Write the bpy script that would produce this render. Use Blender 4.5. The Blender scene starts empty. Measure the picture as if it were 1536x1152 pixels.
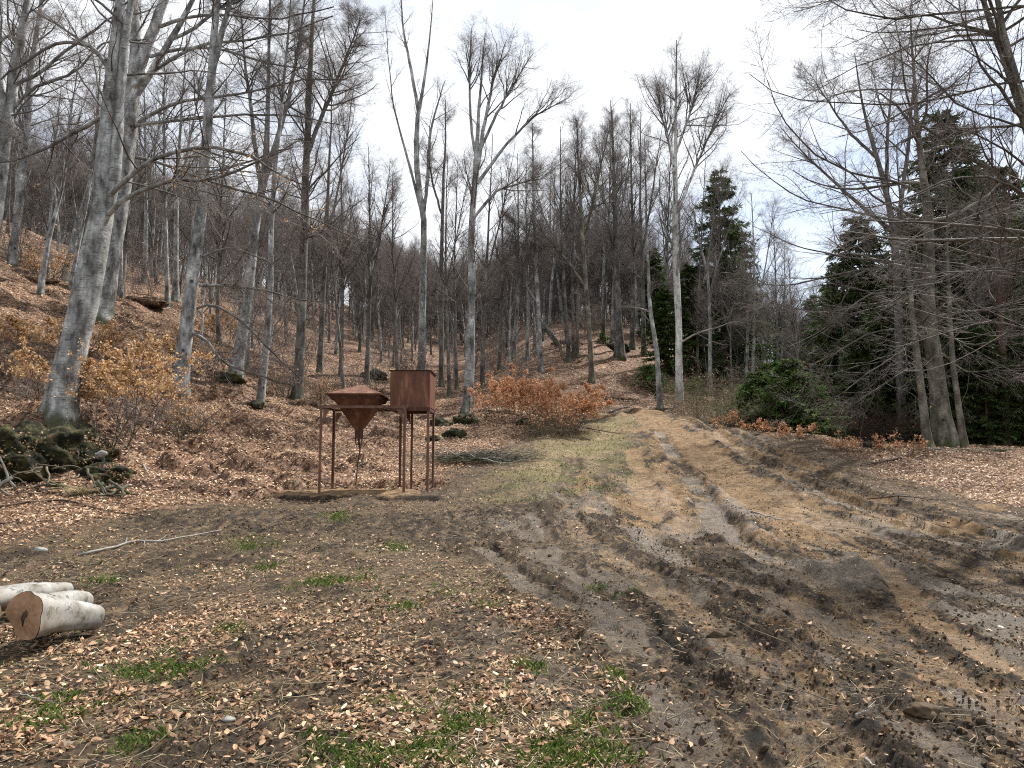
import bpy, math, random
import numpy as np
from mathutils import Vector

random.seed(7)
RNG = np.random.default_rng(11)
PI = math.pi
R_ = math.radians
SC = bpy.context.scene
COL = SC.collection

# ------------------------------------------------------------------ camera
F = 1120.0; CX = 768.0; CY = 576.0
PITCH = math.atan((685 - 576) / F)
CAMZ = 1.6
cd = bpy.data.cameras.new('camera')
cam = bpy.data.objects.new('camera', cd); COL.objects.link(cam)
cam.location = (0, 0, CAMZ)
cam.rotation_euler = (PI / 2 + PITCH, 0, 0)
cd.sensor_fit = 'HORIZONTAL'; cd.sensor_width = 36.0
cd.lens = 36.0 * F / 1536.0
cd.clip_start = 0.05; cd.clip_end = 3000
SC.camera = cam

# ------------------------------------------------------------------ world
SUN_EL = R_(53); SUN_AZ = R_(42)
w = bpy.data.worlds.new('World'); SC.world = w; w.use_nodes = True
nt = w.node_tree; nt.nodes.clear()
out = nt.nodes.new('ShaderNodeOutputWorld'); bg = nt.nodes.new('ShaderNodeBackground')
sky = nt.nodes.new('ShaderNodeTexSky'); sky.sky_type = 'NISHITA'; sky.sun_disc = False
sky.sun_elevation = SUN_EL; sky.sun_rotation = SUN_AZ
sky.air_density = 1.0; sky.dust_density = 1.0; sky.ozone_density = 1.5
tc = nt.nodes.new('ShaderNodeTexCoord')
mp = nt.nodes.new('ShaderNodeMapping'); mp.inputs['Scale'].default_value = (1.0, 1.0, 2.4)
mp.inputs['Location'].default_value = (0.35, 0.1, 0.2)
no = nt.nodes.new('ShaderNodeTexNoise'); no.inputs['Scale'].default_value = 2.1
no.inputs['Detail'].default_value = 7; no.inputs['Roughness'].default_value = 0.55
cr = nt.nodes.new('ShaderNodeValToRGB')
cr.color_ramp.elements[0].position = 0.34; cr.color_ramp.elements[0].color = (0.3, 0.3, 0.3, 1)
cr.color_ramp.elements[1].position = 0.54; cr.color_ramp.elements[1].color = (1, 1, 1, 1)
mx = nt.nodes.new('ShaderNodeMix'); mx.data_type = 'RGBA'
mx.inputs[7].default_value = (7.0, 7.25, 7.6, 1)
nt.links.new(tc.outputs['Generated'], mp.inputs['Vector'])
nt.links.new(mp.outputs['Vector'], no.inputs['Vector'])
nt.links.new(no.outputs['Fac'], cr.inputs['Fac'])
nt.links.new(cr.outputs['Color'], mx.inputs[0])
nt.links.new(sky.outputs['Color'], mx.inputs[6])
nt.links.new(mx.outputs[2], bg.inputs['Color'])
bg.inputs['Strength'].default_value = 0.10
nt.links.new(bg.outputs['Background'], out.inputs['Surface'])

sl = bpy.data.lights.new('sun', 'SUN'); sl.energy = 5.0; sl.angle = R_(0.8); sl.color = (1.0, 0.95, 0.88)
so = bpy.data.objects.new('sun', sl); COL.objects.link(so)
sdir = Vector((math.sin(SUN_AZ) * math.cos(SUN_EL), math.cos(SUN_AZ) * math.cos(SUN_EL), math.sin(SUN_EL)))
so.rotation_euler = sdir.to_track_quat('Z', 'Y').to_euler(); so.location = (10, 10, 40)

vs = SC.view_settings
vs.view_transform = 'Standard'; vs.look = 'None'; vs.exposure = 0.74; vs.gamma = 1.0; vs.use_curve_mapping = False
SC.render.engine = 'CYCLES'
SC.cycles.max_bounces = 5; SC.cycles.diffuse_bounces = 2; SC.cycles.glossy_bounces = 2
SC.cycles.transparent_max_bounces = 4; SC.cycles.use_denoising = False; SC.cycles.filter_width = 1.1; SC.cycles.sample_clamp_indirect = 3.0; SC.cycles.use_adaptive_sampling = False

# ------------------------------------------------------------------ helpers
def tag(o, label=None, cat=None, group=None, kind=None):
    if label: o['label'] = label
    if cat: o['category'] = cat
    if group: o['group'] = group
    if kind: o['kind'] = kind
    return o

def empty(name, loc=(0, 0, 0), rz=0.0):
    o = bpy.data.objects.new(name, None); COL.objects.link(o)
    o.location = loc; o.rotation_euler = (0, 0, rz); o.empty_display_size = 0.3
    return o

def np_mesh(name, V, faces, smooth=True, attrs=None):
    """V [n,3]; faces: list of int arrays [m,k] (k may differ between arrays)."""
    me = bpy.data.meshes.new(name)
    V = np.ascontiguousarray(V, dtype=np.float32)
    me.vertices.add(len(V)); me.vertices.foreach_set('co', V.ravel())
    loops = np.concatenate([f.ravel() for f in faces]).astype(np.int32)
    tot = np.concatenate([np.full(len(f), f.shape[1], np.int32) for f in faces])
    st = np.concatenate([[0], np.cumsum(tot)[:-1]]).astype(np.int32)
    me.loops.add(len(loops)); me.loops.foreach_set('vertex_index', loops)
    me.polygons.add(len(tot)); me.polygons.foreach_set('loop_start', st)
    me.polygons.foreach_set('use_smooth', np.full(len(tot), smooth, dtype=bool))
    if attrs:
        for k, a in attrs.items():
            at = me.attributes.new(k, 'FLOAT', 'POINT')
            at.data.foreach_set('value', np.ascontiguousarray(a, dtype=np.float32))
    me.update(calc_edges=True)
    return me

class MB:
    """collects geometry for one mesh object"""
    def __init__(s):
        s.V = []; s.F = {}; s.n = 0; s.A = []
    def add(s, V, F, a=0.0):
        V = np.asarray(V, float).reshape(-1, 3); F = np.asarray(F)
        s.F.setdefault(F.shape[1], []).append(F + s.n)
        s.V.append(V)
        s.A.append(np.broadcast_to(np.asarray(a, float), (len(V),)).copy() if np.ndim(a) <= 1 else a)
        s.n += len(V)
    def tubes(s, P, R, k=4, cap=False, att=None):
        P = np.asarray(P, float); R = np.asarray(R, float)
        B, n, _ = P.shape
        T = np.empty_like(P)
        T[:, 1:-1] = P[:, 2:] - P[:, :-2]; T[:, 0] = P[:, 1] - P[:, 0]; T[:, -1] = P[:, -1] - P[:, -2]
        T /= np.linalg.norm(T, axis=2, keepdims=True) + 1e-9
        ref = np.where(np.abs(T[:, 0, 2:3]) > 0.8, np.array([[1.0, 0.13, 0]]), np.array([[0.1, 0.05, 1.0]]))
        U = ref[:, None, :] - T * np.sum(ref[:, None, :] * T, axis=2, keepdims=True)
        U /= np.linalg.norm(U, axis=2, keepdims=True) + 1e-9
        W = np.cross(T, U)
        a = np.arange(k) * 2 * PI / k
        ring = U[:, :, None, :] * np.cos(a)[None, None, :, None] + W[:, :, None, :] * np.sin(a)[None, None, :, None]
        rr = R[:, :, None, None] if R.ndim == 2 else R[:, :, :, None]
        V = (P[:, :, None, :] + ring * rr).reshape(-1, 3)
        bi = np.arange(B)[:, None, None] * (n * k); ri = np.arange(n - 1)[None, :, None] * k
        j = np.arange(k)[None, None, :]; j2 = (np.arange(k) + 1)[None, None, :] % k
        q = np.stack([bi + ri + j, bi + ri + j2, bi + ri + k + j2, bi + ri + k + j], axis=-1).reshape(-1, 4)
        Rm = R if R.ndim == 2 else R.mean(axis=2)
        s.add(V, q, np.repeat(Rm.reshape(-1), k) if att is None else att)
        if cap:
            base = s.n - len(V)
            for b in range(B):
                o0 = base - 0 + b * n * k
                f0 = np.array([[o0 + i for i in range(k)][::-1]]); f1 = np.array([[o0 + (n - 1) * k + i for i in range(k)]])
                s.F.setdefault(k, []).extend([f0, f1])
    def box(s, c, h, rot=None, a=0.0):
        c = np.asarray(c, float); h = np.asarray(h, float)
        S = np.array([[x, y, z] for x in (-1, 1) for y in (-1, 1) for z in (-1, 1)], float) * h
        if rot is not None: S = S @ np.asarray(rot).T
        s.add(S + c, [[0, 1, 3, 2], [4, 6, 7, 5], [0, 4, 5, 1], [2, 3, 7, 6], [0, 2, 6, 4], [1, 5, 7, 3]], a)
    def beam(s, p, q, wx, wz):
        """square bar from p to q"""
        p = np.asarray(p, float); q = np.asarray(q, float); d = q - p; L = np.linalg.norm(d); d /= L
        ref = np.array([0, 0, 1.0]) if abs(d[2]) < 0.8 else np.array([0, 1.0, 0])
        u = np.cross(ref, d); u /= np.linalg.norm(u); v = np.cross(d, u)
        s.box((p + q) / 2, (L / 2, wx / 2, wz / 2), np.stack([d, u, v], axis=1))
    def build(s, name, mat, parent=None, smooth=True, attr='thick', loc=None):
        V = np.concatenate(s.V); faces = [np.concatenate(f) for f in s.F.values()]
        if loc is not None: V = V - np.asarray(loc)
        me = np_mesh(name, V, faces, smooth, {attr: np.concatenate(s.A)})
        me.materials.append(mat)
        o = bpy.data.objects.new(name, me); COL.objects.link(o)
        if parent is not None: o.parent = parent
        elif loc is not None: o.location = loc
        return o

# value noise ---------------------------------------------------------
_TB = np.random.default_rng(3).random((16, 256, 256)).astype(np.float32)
def vn(x, y, s=0):
    T = _TB[s % 16]; x = x + 37.3 * s; y = y - 11.7 * s
    xi = np.floor(x).astype(int); yi = np.floor(y).astype(int)
    fx = x - xi; fy = y - yi; fx = fx * fx * (3 - 2 * fx); fy = fy * fy * (3 - 2 * fy)
    a = T[xi & 255, yi & 255]; b = T[(xi + 1) & 255, yi & 255]
    c = T[xi & 255, (yi + 1) & 255]; d = T[(xi + 1) & 255, (yi + 1) & 255]
    return (a * (1 - fx) + b * fx) * (1 - fy) + (c * (1 - fx) + d * fx) * fy
def fbm(x, y, o=4, s=0, g=0.5):
    r = 0; a = 1; t = 0
    for i in range(o):
        r = r + a * vn(x * 2 ** i, y * 2 ** i, s + i); t += a; a *= g
    return r / t
def ss(a, b, x):
    t = np.clip((x - a) / (b - a), 0, 1); return t * t * (3 - 2 * t)

# ------------------------------------------------------------------ terrain base shape
SP, CP = math.sin(PITCH), math.cos(PITCH)
def ray(px, py):
    x = (np.asarray(px, float) - CX) / F; y = (CY - np.asarray(py, float)) / F
    return x, CP - y * SP, SP + y * CP
def W(px, py, Y):
    """point seen at (px,py) of the photograph at depth Y"""
    x, dy, dz = ray(px, py)
    return np.stack(np.broadcast_arrays(x * Y / dy, Y + 0 * dy, CAMZ + dz / dy * Y), axis=-1)

COLS = {
 0: [(6.6, 950), (9.2, 850), (11, 790), (13.3, 748), (14.6, 700), (16.3, 628), (19, 560), (23, 480), (28.5, 400), (35, 345), (45, 333), (60, 345), (90, 372)],
 100: [(6.6, 950), (9.2, 850), (11, 790), (13.3, 748), (14.8, 700), (16.3, 632), (18.5, 585), (23.5, 500), (29, 440), (36, 400), (48, 375), (65, 380), (95, 400)],
 250: [(6.6, 950), (9.3, 850), (11.2, 790), (13.8, 745), (16.5, 700), (18.5, 650), (21.5, 600), (26, 540), (31, 480), (38, 440), (50, 415), (70, 405), (100, 420)],
 400: [(6.6, 950), (9.4, 850), (11.6, 790), (15, 745), (18, 700), (21, 650), (24.5, 610), (30, 570), (37, 520), (46, 480), (60, 450), (80, 430), (110, 440)],
 550: [(6.6, 950), (9.5, 850), (12, 790), (15.8, 745), (19.5, 700), (23.5, 650), (28, 610), (34, 580), (43, 545), (55, 510), (75, 480), (110, 460)],
 700: [(6.6, 950), (9.6, 850), (12.3, 790), (16, 745), (19, 710), (20.5, 690), (24, 650), (28.5, 615), (35, 590), (45, 570), (60, 545), (85, 510), (120, 480)],
 800: [(6.6, 950), (9.6, 850), (12.6, 790), (16.3, 740), (19.5, 700), (23, 660), (27, 630), (31, 600), (37, 565), (45, 508), (55, 490), (75, 480), (110, 470)],
 900: [(6.5, 950), (9.6, 850), (13, 780), (16, 740), (20, 695), (25, 655), (28, 634), (31, 617), (34, 608), (38, 575), (47, 502), (55, 475), (75, 465), (110, 460)],
 960: [(6.5, 950), (9.6, 850), (13, 780), (16, 736), (20, 690), (25, 648), (28, 630), (31, 616), (34, 608), (40, 570), (48, 510), (60, 490), (90, 480)],
 1050: [(6.5, 950), (9.5, 850), (12.7, 780), (15.5, 740), (19, 700), (23.5, 658), (28, 635), (31, 622), (34, 619), (40, 585), (50, 545), (70, 530), (110, 500)],
 1200: [(6.5, 950), (9.4, 850), (12.4, 780), (15.2, 740), (18, 705), (22, 670), (26, 648), (32, 655), (40, 640), (60, 600), (100, 560)],
 1300: [(6.5, 950), (9.3, 850), (12.3, 780), (14.7, 745), (16.5, 720), (19, 690), (22.5, 665), (27, 673), (40, 650), (60, 610), (100, 560)],
 1400: [(6.5, 950), (9.3, 850), (12.3, 780), (15, 740), (18, 700), (21, 677), (25, 682), (40, 660), (70, 600), (110, 560)],
 1536: [(6.5, 950), (9.2, 850), (12.2, 780), (15, 740), (18, 700), (21, 675), (25, 680), (40, 650), (70, 600), (110, 560)],
}
NTH, NR = 721, 420
TH = np.linspace(-PI, PI, NTH); LR = np.linspace(math.log(0.25), math.log(600), NR)
def _base_grid():
    ths, zs = [], []
    def col(th, pts):
        r = np.array([p[0] for p in pts]); z = np.array([p[1] for p in pts])
        return np.interp(np.exp(LR), r, z)
    for px, pts in sorted(COLS.items()):
        th = math.atan((px - CX) / F)
        L = [(0.2, 0.0), (4.0, 0.0)]
        for Y, py in pts: L.append((Y / math.cos(th), float(W(px, py, Y)[2])))
        ths.append(th); zs.append(col(th, L))
    z0 = zs[0]; z1 = zs[-1]
    left = [(0.2, 0), (5, 0.0), (9, 0.4), (12, 1.8), (20, 7), (30, 12), (45, 18), (70, 24), (120, 30)]
    TT = [-PI, -R_(140)] + [-R_(75), -R_(48)] + ths + [R_(50), R_(80), R_(140), PI]
    flat = col(0, [(0.2, 0), (20, 0), (60, 2), (150, 8)])
    lf = col(0, left)
    ZZ = [flat, flat, lf, 0.5 * lf + 0.5 * z0] + zs + [z1, 0.5 * z1 + 0.5 * flat, flat, flat]
    ZZ = np.array(ZZ); G = np.empty((NTH, NR))
    for j in range(NR): G[:, j] = np.interp(TH, TT, ZZ[:, j])
    def blur(G, s, ax):
        n = int(3 * s) + 1; k = np.exp(-0.5 * (np.arange(-n, n + 1) / s) ** 2); k /= k.sum()
        pad = [(0, 0), (0, 0)]; pad[ax] = (n, n); H = np.pad(G, pad, mode='edge')
        return np.apply_along_axis(lambda v: np.convolve(v, k, 'valid'), ax, H)
    G = blur(G, 3.2, 0); G = blur(G, 4.0, 1)
    return G
BG = _base_grid()
def base_z(X, Y):
    X = np.asarray(X, float); Y = np.asarray(Y, float)
    th = np.arctan2(X, Y); r = np.hypot(X, Y)
    a = (th + PI) / (2 * PI) * (NTH - 1); b = (np.log(np.clip(r, 0.26, 590)) - LR[0]) / (LR[-1] - LR[0]) * (NR - 1)
    ai = np.clip(np.floor(a).astype(int), 0, NTH - 2); bi = np.clip(np.floor(b).astype(int), 0, NR - 2)
    fa = a - ai; fb = b - bi
    return (BG[ai, bi] * (1 - fa) + BG[ai + 1, bi] * fa) * (1 - fb) + (BG[ai, bi + 1] * (1 - fa) + BG[ai + 1, bi + 1] * fa) * fb
_YS = np.exp(np.linspace(math.log(2.5), math.log(130), 900))
def GP(px, py, fallback=40.0):
    """where the sight line through (px,py) meets the ground"""
    P = W(px, py, _YS); dz = P[:, 2] - base_z(P[:, 0], P[:, 1])
    k = np.argmax(dz < 0)
    if dz[k] >= 0: return W(px, py, fallback)
    if k == 0: return P[0]
    t = dz[k - 1] / (dz[k - 1] - dz[k] + 1e-9)
    return P[k - 1] * (1 - t) + P[k] * t
def G2(pts): return np.array([GP(x, y)[:2] for x, y in pts])

def dist_poly(X, Y, pts):
    best = np.full(X.shape, 1e9); sp = np.zeros(X.shape); acc = 0.0
    for a, b in zip(pts[:-1], pts[1:]):
        d = b - a; L = float(np.hypot(*d)) + 1e-9
        t = np.clip(((X - a[0]) * d[0] + (Y - a[1]) * d[1]) / L ** 2, 0, 1)
        q = np.hypot(X - a[0] - t * d[0], Y - a[1] - t * d[1])
        m = q < best; best = np.where(m, q, best); sp = np.where(m, acc + t * L, sp); acc += L
    return best, sp
def inside(X, Y, pts):
    c = np.zeros(X.shape, bool); n = len(pts)
    for i in range(n):
        x1, y1 = pts[i]; x2, y2 = pts[(i + 1) % n]
        if y1 == y2: continue
        c ^= ((y1 > Y) != (y2 > Y)) & (X < (x2 - x1) * (Y - y1) / (y2 - y1) + x1)
    return c
def sdf(X, Y, pts):
    d, _ = dist_poly(X, Y, np.vstack([pts, pts[:1]])); return np.where(inside(X, Y, pts), d, -d)

# wheel tracks, surveyed on the ground: (points, half width, depth, kind, tread)
TR = [
 ([(985, 640), (1005, 672), (1040, 715), (1070, 765), (1105, 808)], 0.26, 0.13, 'wet', 0),
 ([(962, 622), (1010, 645), (1060, 685), (1140, 738), (1230, 790), (1290, 812)], 0.75, 0.06, 'sand', 0),
 ([(948, 672), (960, 705), (966, 745), (975, 775)], 0.30, 0.05, 'sand', 0),
 ([(1005, 622), (1070, 650), (1140, 692), (1230, 735), (1330, 770), (1440, 810), (1600, 868)], 0.28, 0.10, 'tan', 1),
 ([(1040, 624), (1130, 665), (1250, 722), (1350, 760), (1600, 840)], 0.26, 0.09, 'mud', 1),
 ([(725, 822), (760, 850), (790, 872), (845, 905)], 0.20, 0.08, 'wet', 1),
 ([(900, 940), (940, 965), (965, 1005), (1010, 1050), (1060, 1100), (1110, 1170)], 0.20, 0.09, 'wet', 1),
 ([(845, 760), (870, 800), (950, 850), (1050, 920), (1130, 975), (1200, 1060), (1290, 1170)], 0.26, 0.07, 'tan', 1),
 ([(960, 800), (1080, 870), (1190, 900), (1300, 960), (1400, 1030), (1560, 1150)], 0.24, 0.06, 'wet', 1),
 ([(1110, 815), (1230, 870), (1300, 910), (1390, 985), (1480, 1050), (1640, 1150)], 0.22, 0.07, 'tan', 1),
 ([(1270, 800), (1330, 850), (1370, 900), (1410, 940), (1536, 1010), (1640, 1050)], 0.18, 0.06, 'sand', 0),
 ([(1290, 800), (1400, 850), (1500, 890), (1640, 930)], 0.25, 0.07, 'mud', 1),
 ([(1180, 745), (1290, 790), (1400, 830), (1600, 900)], 0.2, 0.06, 'tan', 1),
 ([(760, 770), (820, 830), (930, 900), (1010, 990), (1090, 1080), (1150, 1170)], 0.16, 0.05, 'mud', 0),
 ([(860, 690), (862, 730), (850, 770)], 0.22, 0.05, 'mud', 0),
]
TR = [(G2(p), w_, d, k, t) for p, w_, d, k, t in TR]
MUDP = G2([(1000, 620), (1140, 650), (1245, 705), (1330, 745), (1600, 800), (1640, 1280), (1060, 1280), (950, 1080), (880, 980), (790, 905), (700, 835), (560, 800), (200, 805), (130, 785), (330, 762), (430, 757), (560, 775), (690, 760), (800, 742), (900, 705), (950, 650), (985, 622)])
LEAFL = G2([(-250, 845), (0, 815), (130, 792), (330, 752), (430, 742), (520, 746), (640, 742), (700, 700), (780, 665), (860, 630), (900, 615), (900, 600), (700, 560), (400, 500), (0, 380)])
LEAFR = G2([(1060, 618), (1130, 632), (1245, 668), (1330, 715), (1420, 735), (1600, 775), (1900, 850), (1900, 690), (1500, 640), (1300, 640)])
GRASSP = G2([(780, 690), (830, 650), (900, 625), (960, 628), (975, 660), (940, 720), (860, 760), (740, 745)])
SANDP = G2([(935, 618), (1045, 618), (1180, 676), (1310, 765), (1400, 840), (1250, 850), (1120, 810), (1060, 800), (970, 800), (890, 770), (925, 700), (930, 660)])
TUFTS = [(230, 1005, .42), (140, 1040, .3), (100, 1068, .25), (490, 873, .35), (560, 862, .3), (560, 1120, .4), (640, 1105, .35), (700, 1095, .25), (905, 1075, .22), (950, 1065, .15), (920, 880, .3), (600, 910, .25),
         (840, 1130, .25), (380, 815, .4), (590, 820, .3), (510, 775, .4), (270, 1000, .25), (920, 1020, .15), (770, 1000, .12), (210, 1110, .15), (680, 885, .25), (910, 1140, .2), (160, 870, .2), (400, 850, .2), (450, 880, .2), (730, 905, .18), (575, 1060, .12), (350, 945, .15), (800, 1005, .12)]
TUFTS = [(GP(x, y), s) for x, y, s in TUFTS]

def masks(X, Y):
    """ground cover and fine relief at world points"""
    r = np.hypot(X, Y)
    wx = X + 0.9 * (fbm(X * 0.8, Y * 0.8, 3, 1) - 0.5); wy = Y + 0.9 * (fbm(X * 0.8, Y * 0.8, 3, 5) - 0.5)
    n1 = fbm(X * 1.3, Y * 1.3, 4, 2); n2 = fbm(X * 4.1, Y * 4.1, 3, 7); n3 = fbm(X * 0.5, Y * 0.5, 3, 9)
    mud = ss(-0.6, 0.5, sdf(wx, wy, MUDP) + 0.9 * (n1 - 0.5))
    leaf = np.maximum(ss(-0.5, 0.5, sdf(wx, wy, LEAFL) + 1.2 * (n1 - 0.5)), ss(-0.4, 0.4, sdf(wx, wy, LEAFR) + 1.0 * (n1 - 0.5)))
    th = np.arctan2(X, Y)
    leaf = np.maximum(leaf, ss(31, 33, Y))
    grass = ss(-0.8, 0.8, sdf(wx, wy, GRASSP) + 1.6 * (n2 - 0.5)) * ss(0.42, 0.66, fbm(X * 1.4, Y * 1.4, 4, 4))
    for p, s in TUFTS:
        d = np.hypot(X - p[0], (Y - p[1]) * 0.8)
        grass = np.maximum(grass, ss(1.7 * s, 0.1 * s, d + 0.9 * s * (n2 - 0.5) * 2) * ss(0.4, 0.62, n2))
    straw = ss(-1.0, 1.1, sdf(wx, wy, GRASSP) + 2.4 * (n1 - 0.5) + 1.6 * (n2 - 0.5))
    patch = ss(0.47, 0.58, n1) * (1 - leaf) * (1 - mud) * ss(0.4, 0.55, n3 + 0.14)
    mud = np.maximum(mud, 0.85 * patch * ss(26, 18, r))
    leaf = leaf * (1 - mud * 0.9)
    sand = np.zeros_like(X); wet = np.zeros_like(X); rut = np.zeros_like(X); h = np.zeros_like(X)
    hr = np.zeros_like(X); hb = np.zeros_like(X); kill = np.zeros_like(X)
    for pts, hw, dep, kind, tread in TR:
        jx = 0.10 * (fbm(X * 2.2, Y * 2.2, 2, 6) - 0.5) * 2
        d, sp = dist_poly(X + jx, Y + jx, pts)
        e = 0.5 + fbm(sp * 0.9, 0 * sp + hw * 50, 3, 8)
        q = d / hw
        inn = ss(1.1, 0.65, q) * np.clip(e, 0.5, 1.3)
        hr = np.maximum(hr, (0.72 + 0.3 * ss(8, 16, r)) * dep * inn)
        hb = np.maximum(hb, 0.45 * dep * np.exp(-((q - 1.35) / 0.35) ** 2) * (0.4 + 1.2 * n2) * e)
        if tread:
            h += 0.018 * np.sin(2 * PI * (sp + 0.5 * d) / 0.13) * ss(0.95, 0.7, q) * ss(0.42, 0.6, fbm(sp * 0.7, hw * 90 + 0 * sp, 2, 3))
        i2 = ss(1.0, 0.5, q + 0.6 * (n2 - 0.5))
        if kind == 'sand': sand = np.maximum(sand, i2)
        elif kind == 'tan': sand = np.maximum(sand, 0.38 * i2 * (0.5 + n1)); wet = np.maximum(wet, 0.35 * i2)
        elif kind == 'wet': wet = np.maximum(wet, i2 * ss(0.3, 0.55, fbm(sp * 0.6, hw * 20 + 0 * sp, 2, 12)))
        rut = np.maximum(rut, inn)
        if kind in ('wet', 'mud'): kill = np.maximum(kill, i2)
        kill = np.maximum(kill, 0.95 * np.exp(-((q - 1.3) / 0.3) ** 2) * ss(0.4, 0.6, fbm(sp * 1.3 + 5, hw * 33 + 0 * sp, 3, 7) + 0.3 * (n2 - 0.5)))
        mud = np.maximum(mud, ss(1.7, 1.0, q) * (0.9 if kind != 'sand' else 0.3))
    h = h - hr + hb * (1 - np.clip(rut, 0, 1))
    sp_ = ss(-0.7, 0.9, sdf(wx, wy, SANDP) + 1.4 * (n1 - 0.5))
    sand = np.maximum(sand, 0.62 * sp_ * ss(0.3, 0.55, fbm(X * 3.1, Y * 1.0, 4, 2)))
    sand = sand * (1 - 0.9 * kill)
    # irregular smooth wet flats
    U = X + 0.12 * Y; V_ = Y - 0.12 * X
    flats = ss(0.52, 0.62, fbm(U * 2.2 + 9, V_ * 0.7, 4, 10)) * mud * ss(24, 12, r) * ss(-1.5, 0.5, X)
    wet = np.maximum(wet, 0.62 * flats)
    sand = np.maximum(sand, ss(0.52, 0.68, fbm(U * 2.6 + 4, V_ * 0.8, 4, 13)) * mud * (0.38 + 0.2 * ss(8, 14, r)) * ss(0.0, 2.0, X))
    clod = ss(0.42, 0.75, fbm(X * 9, Y * 7, 3, 0, 0.7)) * ss(0.36, 0.6, fbm(U * 3.0, V_ * 1.2, 3, 6)); clod2 = ss(0.48, 0.8, fbm(U * 4.0, V_ * 1.9, 4, 11, 0.62))
    smooth = np.clip(0.8 * rut + 0.7 * flats, 0, 1)
    h += mud * (1 - 0.7 * smooth) * (0.055 * (clod - 0.3) + 0.045 * (clod2 - 0.3) + 0.07 * (fbm(U * 5.0, V_ * 0.45, 3, 1) - 0.5)) * ss(40, 20, r) + mud * 0.04 * (fbm(X * 22, Y * 17, 2, 4, 0.7) - 0.5) * (1 - 0.55 * smooth)
    h += (1 - mud) * (0.03 * (fbm(X * 5, Y * 5, 3, 14) - 0.5) + 0.05 * (n1 - 0.5))
    h += 0.015 * (fbm(X * 16, Y * 16, 2, 15) - 0.5) * (1 - 0.6 * smooth)
    hill = ss(16, 30, r)
    h += hill * (0.55 * (fbm(X * 0.35, Y * 0.35, 4, 3) - 0.5) + 0.25 * (n1 - 0.5))
    bank = ss(-2.2, -4, X) * ss(13, 16, Y) * ss(40, 20, Y)
    h += bank * 0.35 * (ss(0.45, 0.75, fbm(X * 0.9, Y * 1.6, 4, 5)) - 0.4)
    h -= 0.16 * ss(-0.15, 0.15, np.minimum(2.0 - np.abs(X + 3.5), 1.25 - np.abs(Y - 16.55)))
    h *= ss(0.5, 2.0, r)
    leaf = leaf * (1 - ss(0.2, 0.8, sand))
    return dict(h=h, mud=np.clip(mud, 0, 1), leaf=np.clip(leaf, 0, 1), grass=np.clip(grass, 0, 1), straw=straw, sand=np.clip(sand, 0, 1), wet=np.clip(wet, 0, 1), rut=rut, clod=clod * (1 - smooth) * mud)
def gz(x, y):
    x = np.atleast_1d(np.asarray(x, float)); y = np.atleast_1d(np.asarray(y, float))
    return base_z(x, y) + masks(x, y)['h']
def gz1(x, y): return float(gz(x, y)[0])

# ------------------------------------------------------------------ materials
def mat(name):
    m = bpy.data.materials.new(name); m.use_nodes = True
    nt = m.node_tree; b = nt.nodes['Principled BSDF']
    b.inputs['Specular IOR Level'].default_value = 0.3
    return m, nt, b
def N(nt, t, **kw):
    n = nt.nodes.new(t)
    for k, v in kw.items():
        if k in n.inputs: n.inputs[k].default_value = v
        else: setattr(n, k, v)
    return n
def noise(nt, vec, scale, detail=4, rough=0.55, dist=0.0):
    n = N(nt, 'ShaderNodeTexNoise', Scale=scale, Detail=detail, Roughness=rough, Distortion=dist)
    if vec is not None: nt.links.new(vec, n.inputs['Vector'])
    return n.outputs['Fac']
def ramp(nt, fac, stops):
    n = nt.nodes.new('ShaderNodeValToRGB'); e = n.color_ramp.elements
    while len(e) < len(stops): e.new(0.5)
    for i, (p, c) in enumerate(stops):
        e[i].position = p; c = (c, c, c) if not hasattr(c, '__len__') else c; e[i].color = (*c, 1)
    nt.links.new(fac, n.inputs['Fac']); return n.outputs['Color']
def mixc(nt, fac, a, b, mode='MIX'):
    n = nt.nodes.new('ShaderNodeMix'); n.data_type = 'RGBA'; n.blend_type = mode; n.clamp_factor = True
    for s, v in ((0, fac), (6, a), (7, b)):
        if isinstance(v, bpy.types.NodeSocket): nt.links.new(v, n.inputs[s])
        elif s == 0: n.inputs[0].default_value = v
        else: n.inputs[s].default_value = (*v, 1)
    return n.outputs[2]
def math_(nt, op, a, b=0.0, clamp=False):
    n = nt.nodes.new('ShaderNodeMath'); n.operation = op; n.use_clamp = clamp
    for i, v in enumerate((a, b)):
        if isinstance(v, bpy.types.NodeSocket): nt.links.new(v, n.inputs[i])
        else: n.inputs[i].default_value = v
    return n.outputs[0]
def attr(nt, name): 
    n = nt.nodes.new('ShaderNodeAttribute'); n.attribute_name = name; return n.outputs['Fac']
def coords(nt, scale=(1, 1, 1), which='Object'):
    t = nt.nodes.new('ShaderNodeTexCoord'); m = nt.nodes.new('ShaderNodeMapping'); m.inputs['Scale'].default_value = scale
    nt.links.new(t.outputs[which], m.inputs['Vector']); return m.outputs['Vector']
def bump(nt, b, hgt, strength=0.4, dist=0.02):
    n = N(nt, 'ShaderNodeBump', Strength=strength, Distance=dist)
    nt.links.new(hgt, n.inputs['Height']); nt.links.new(n.outputs['Normal'], b.inputs['Normal'])

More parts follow.
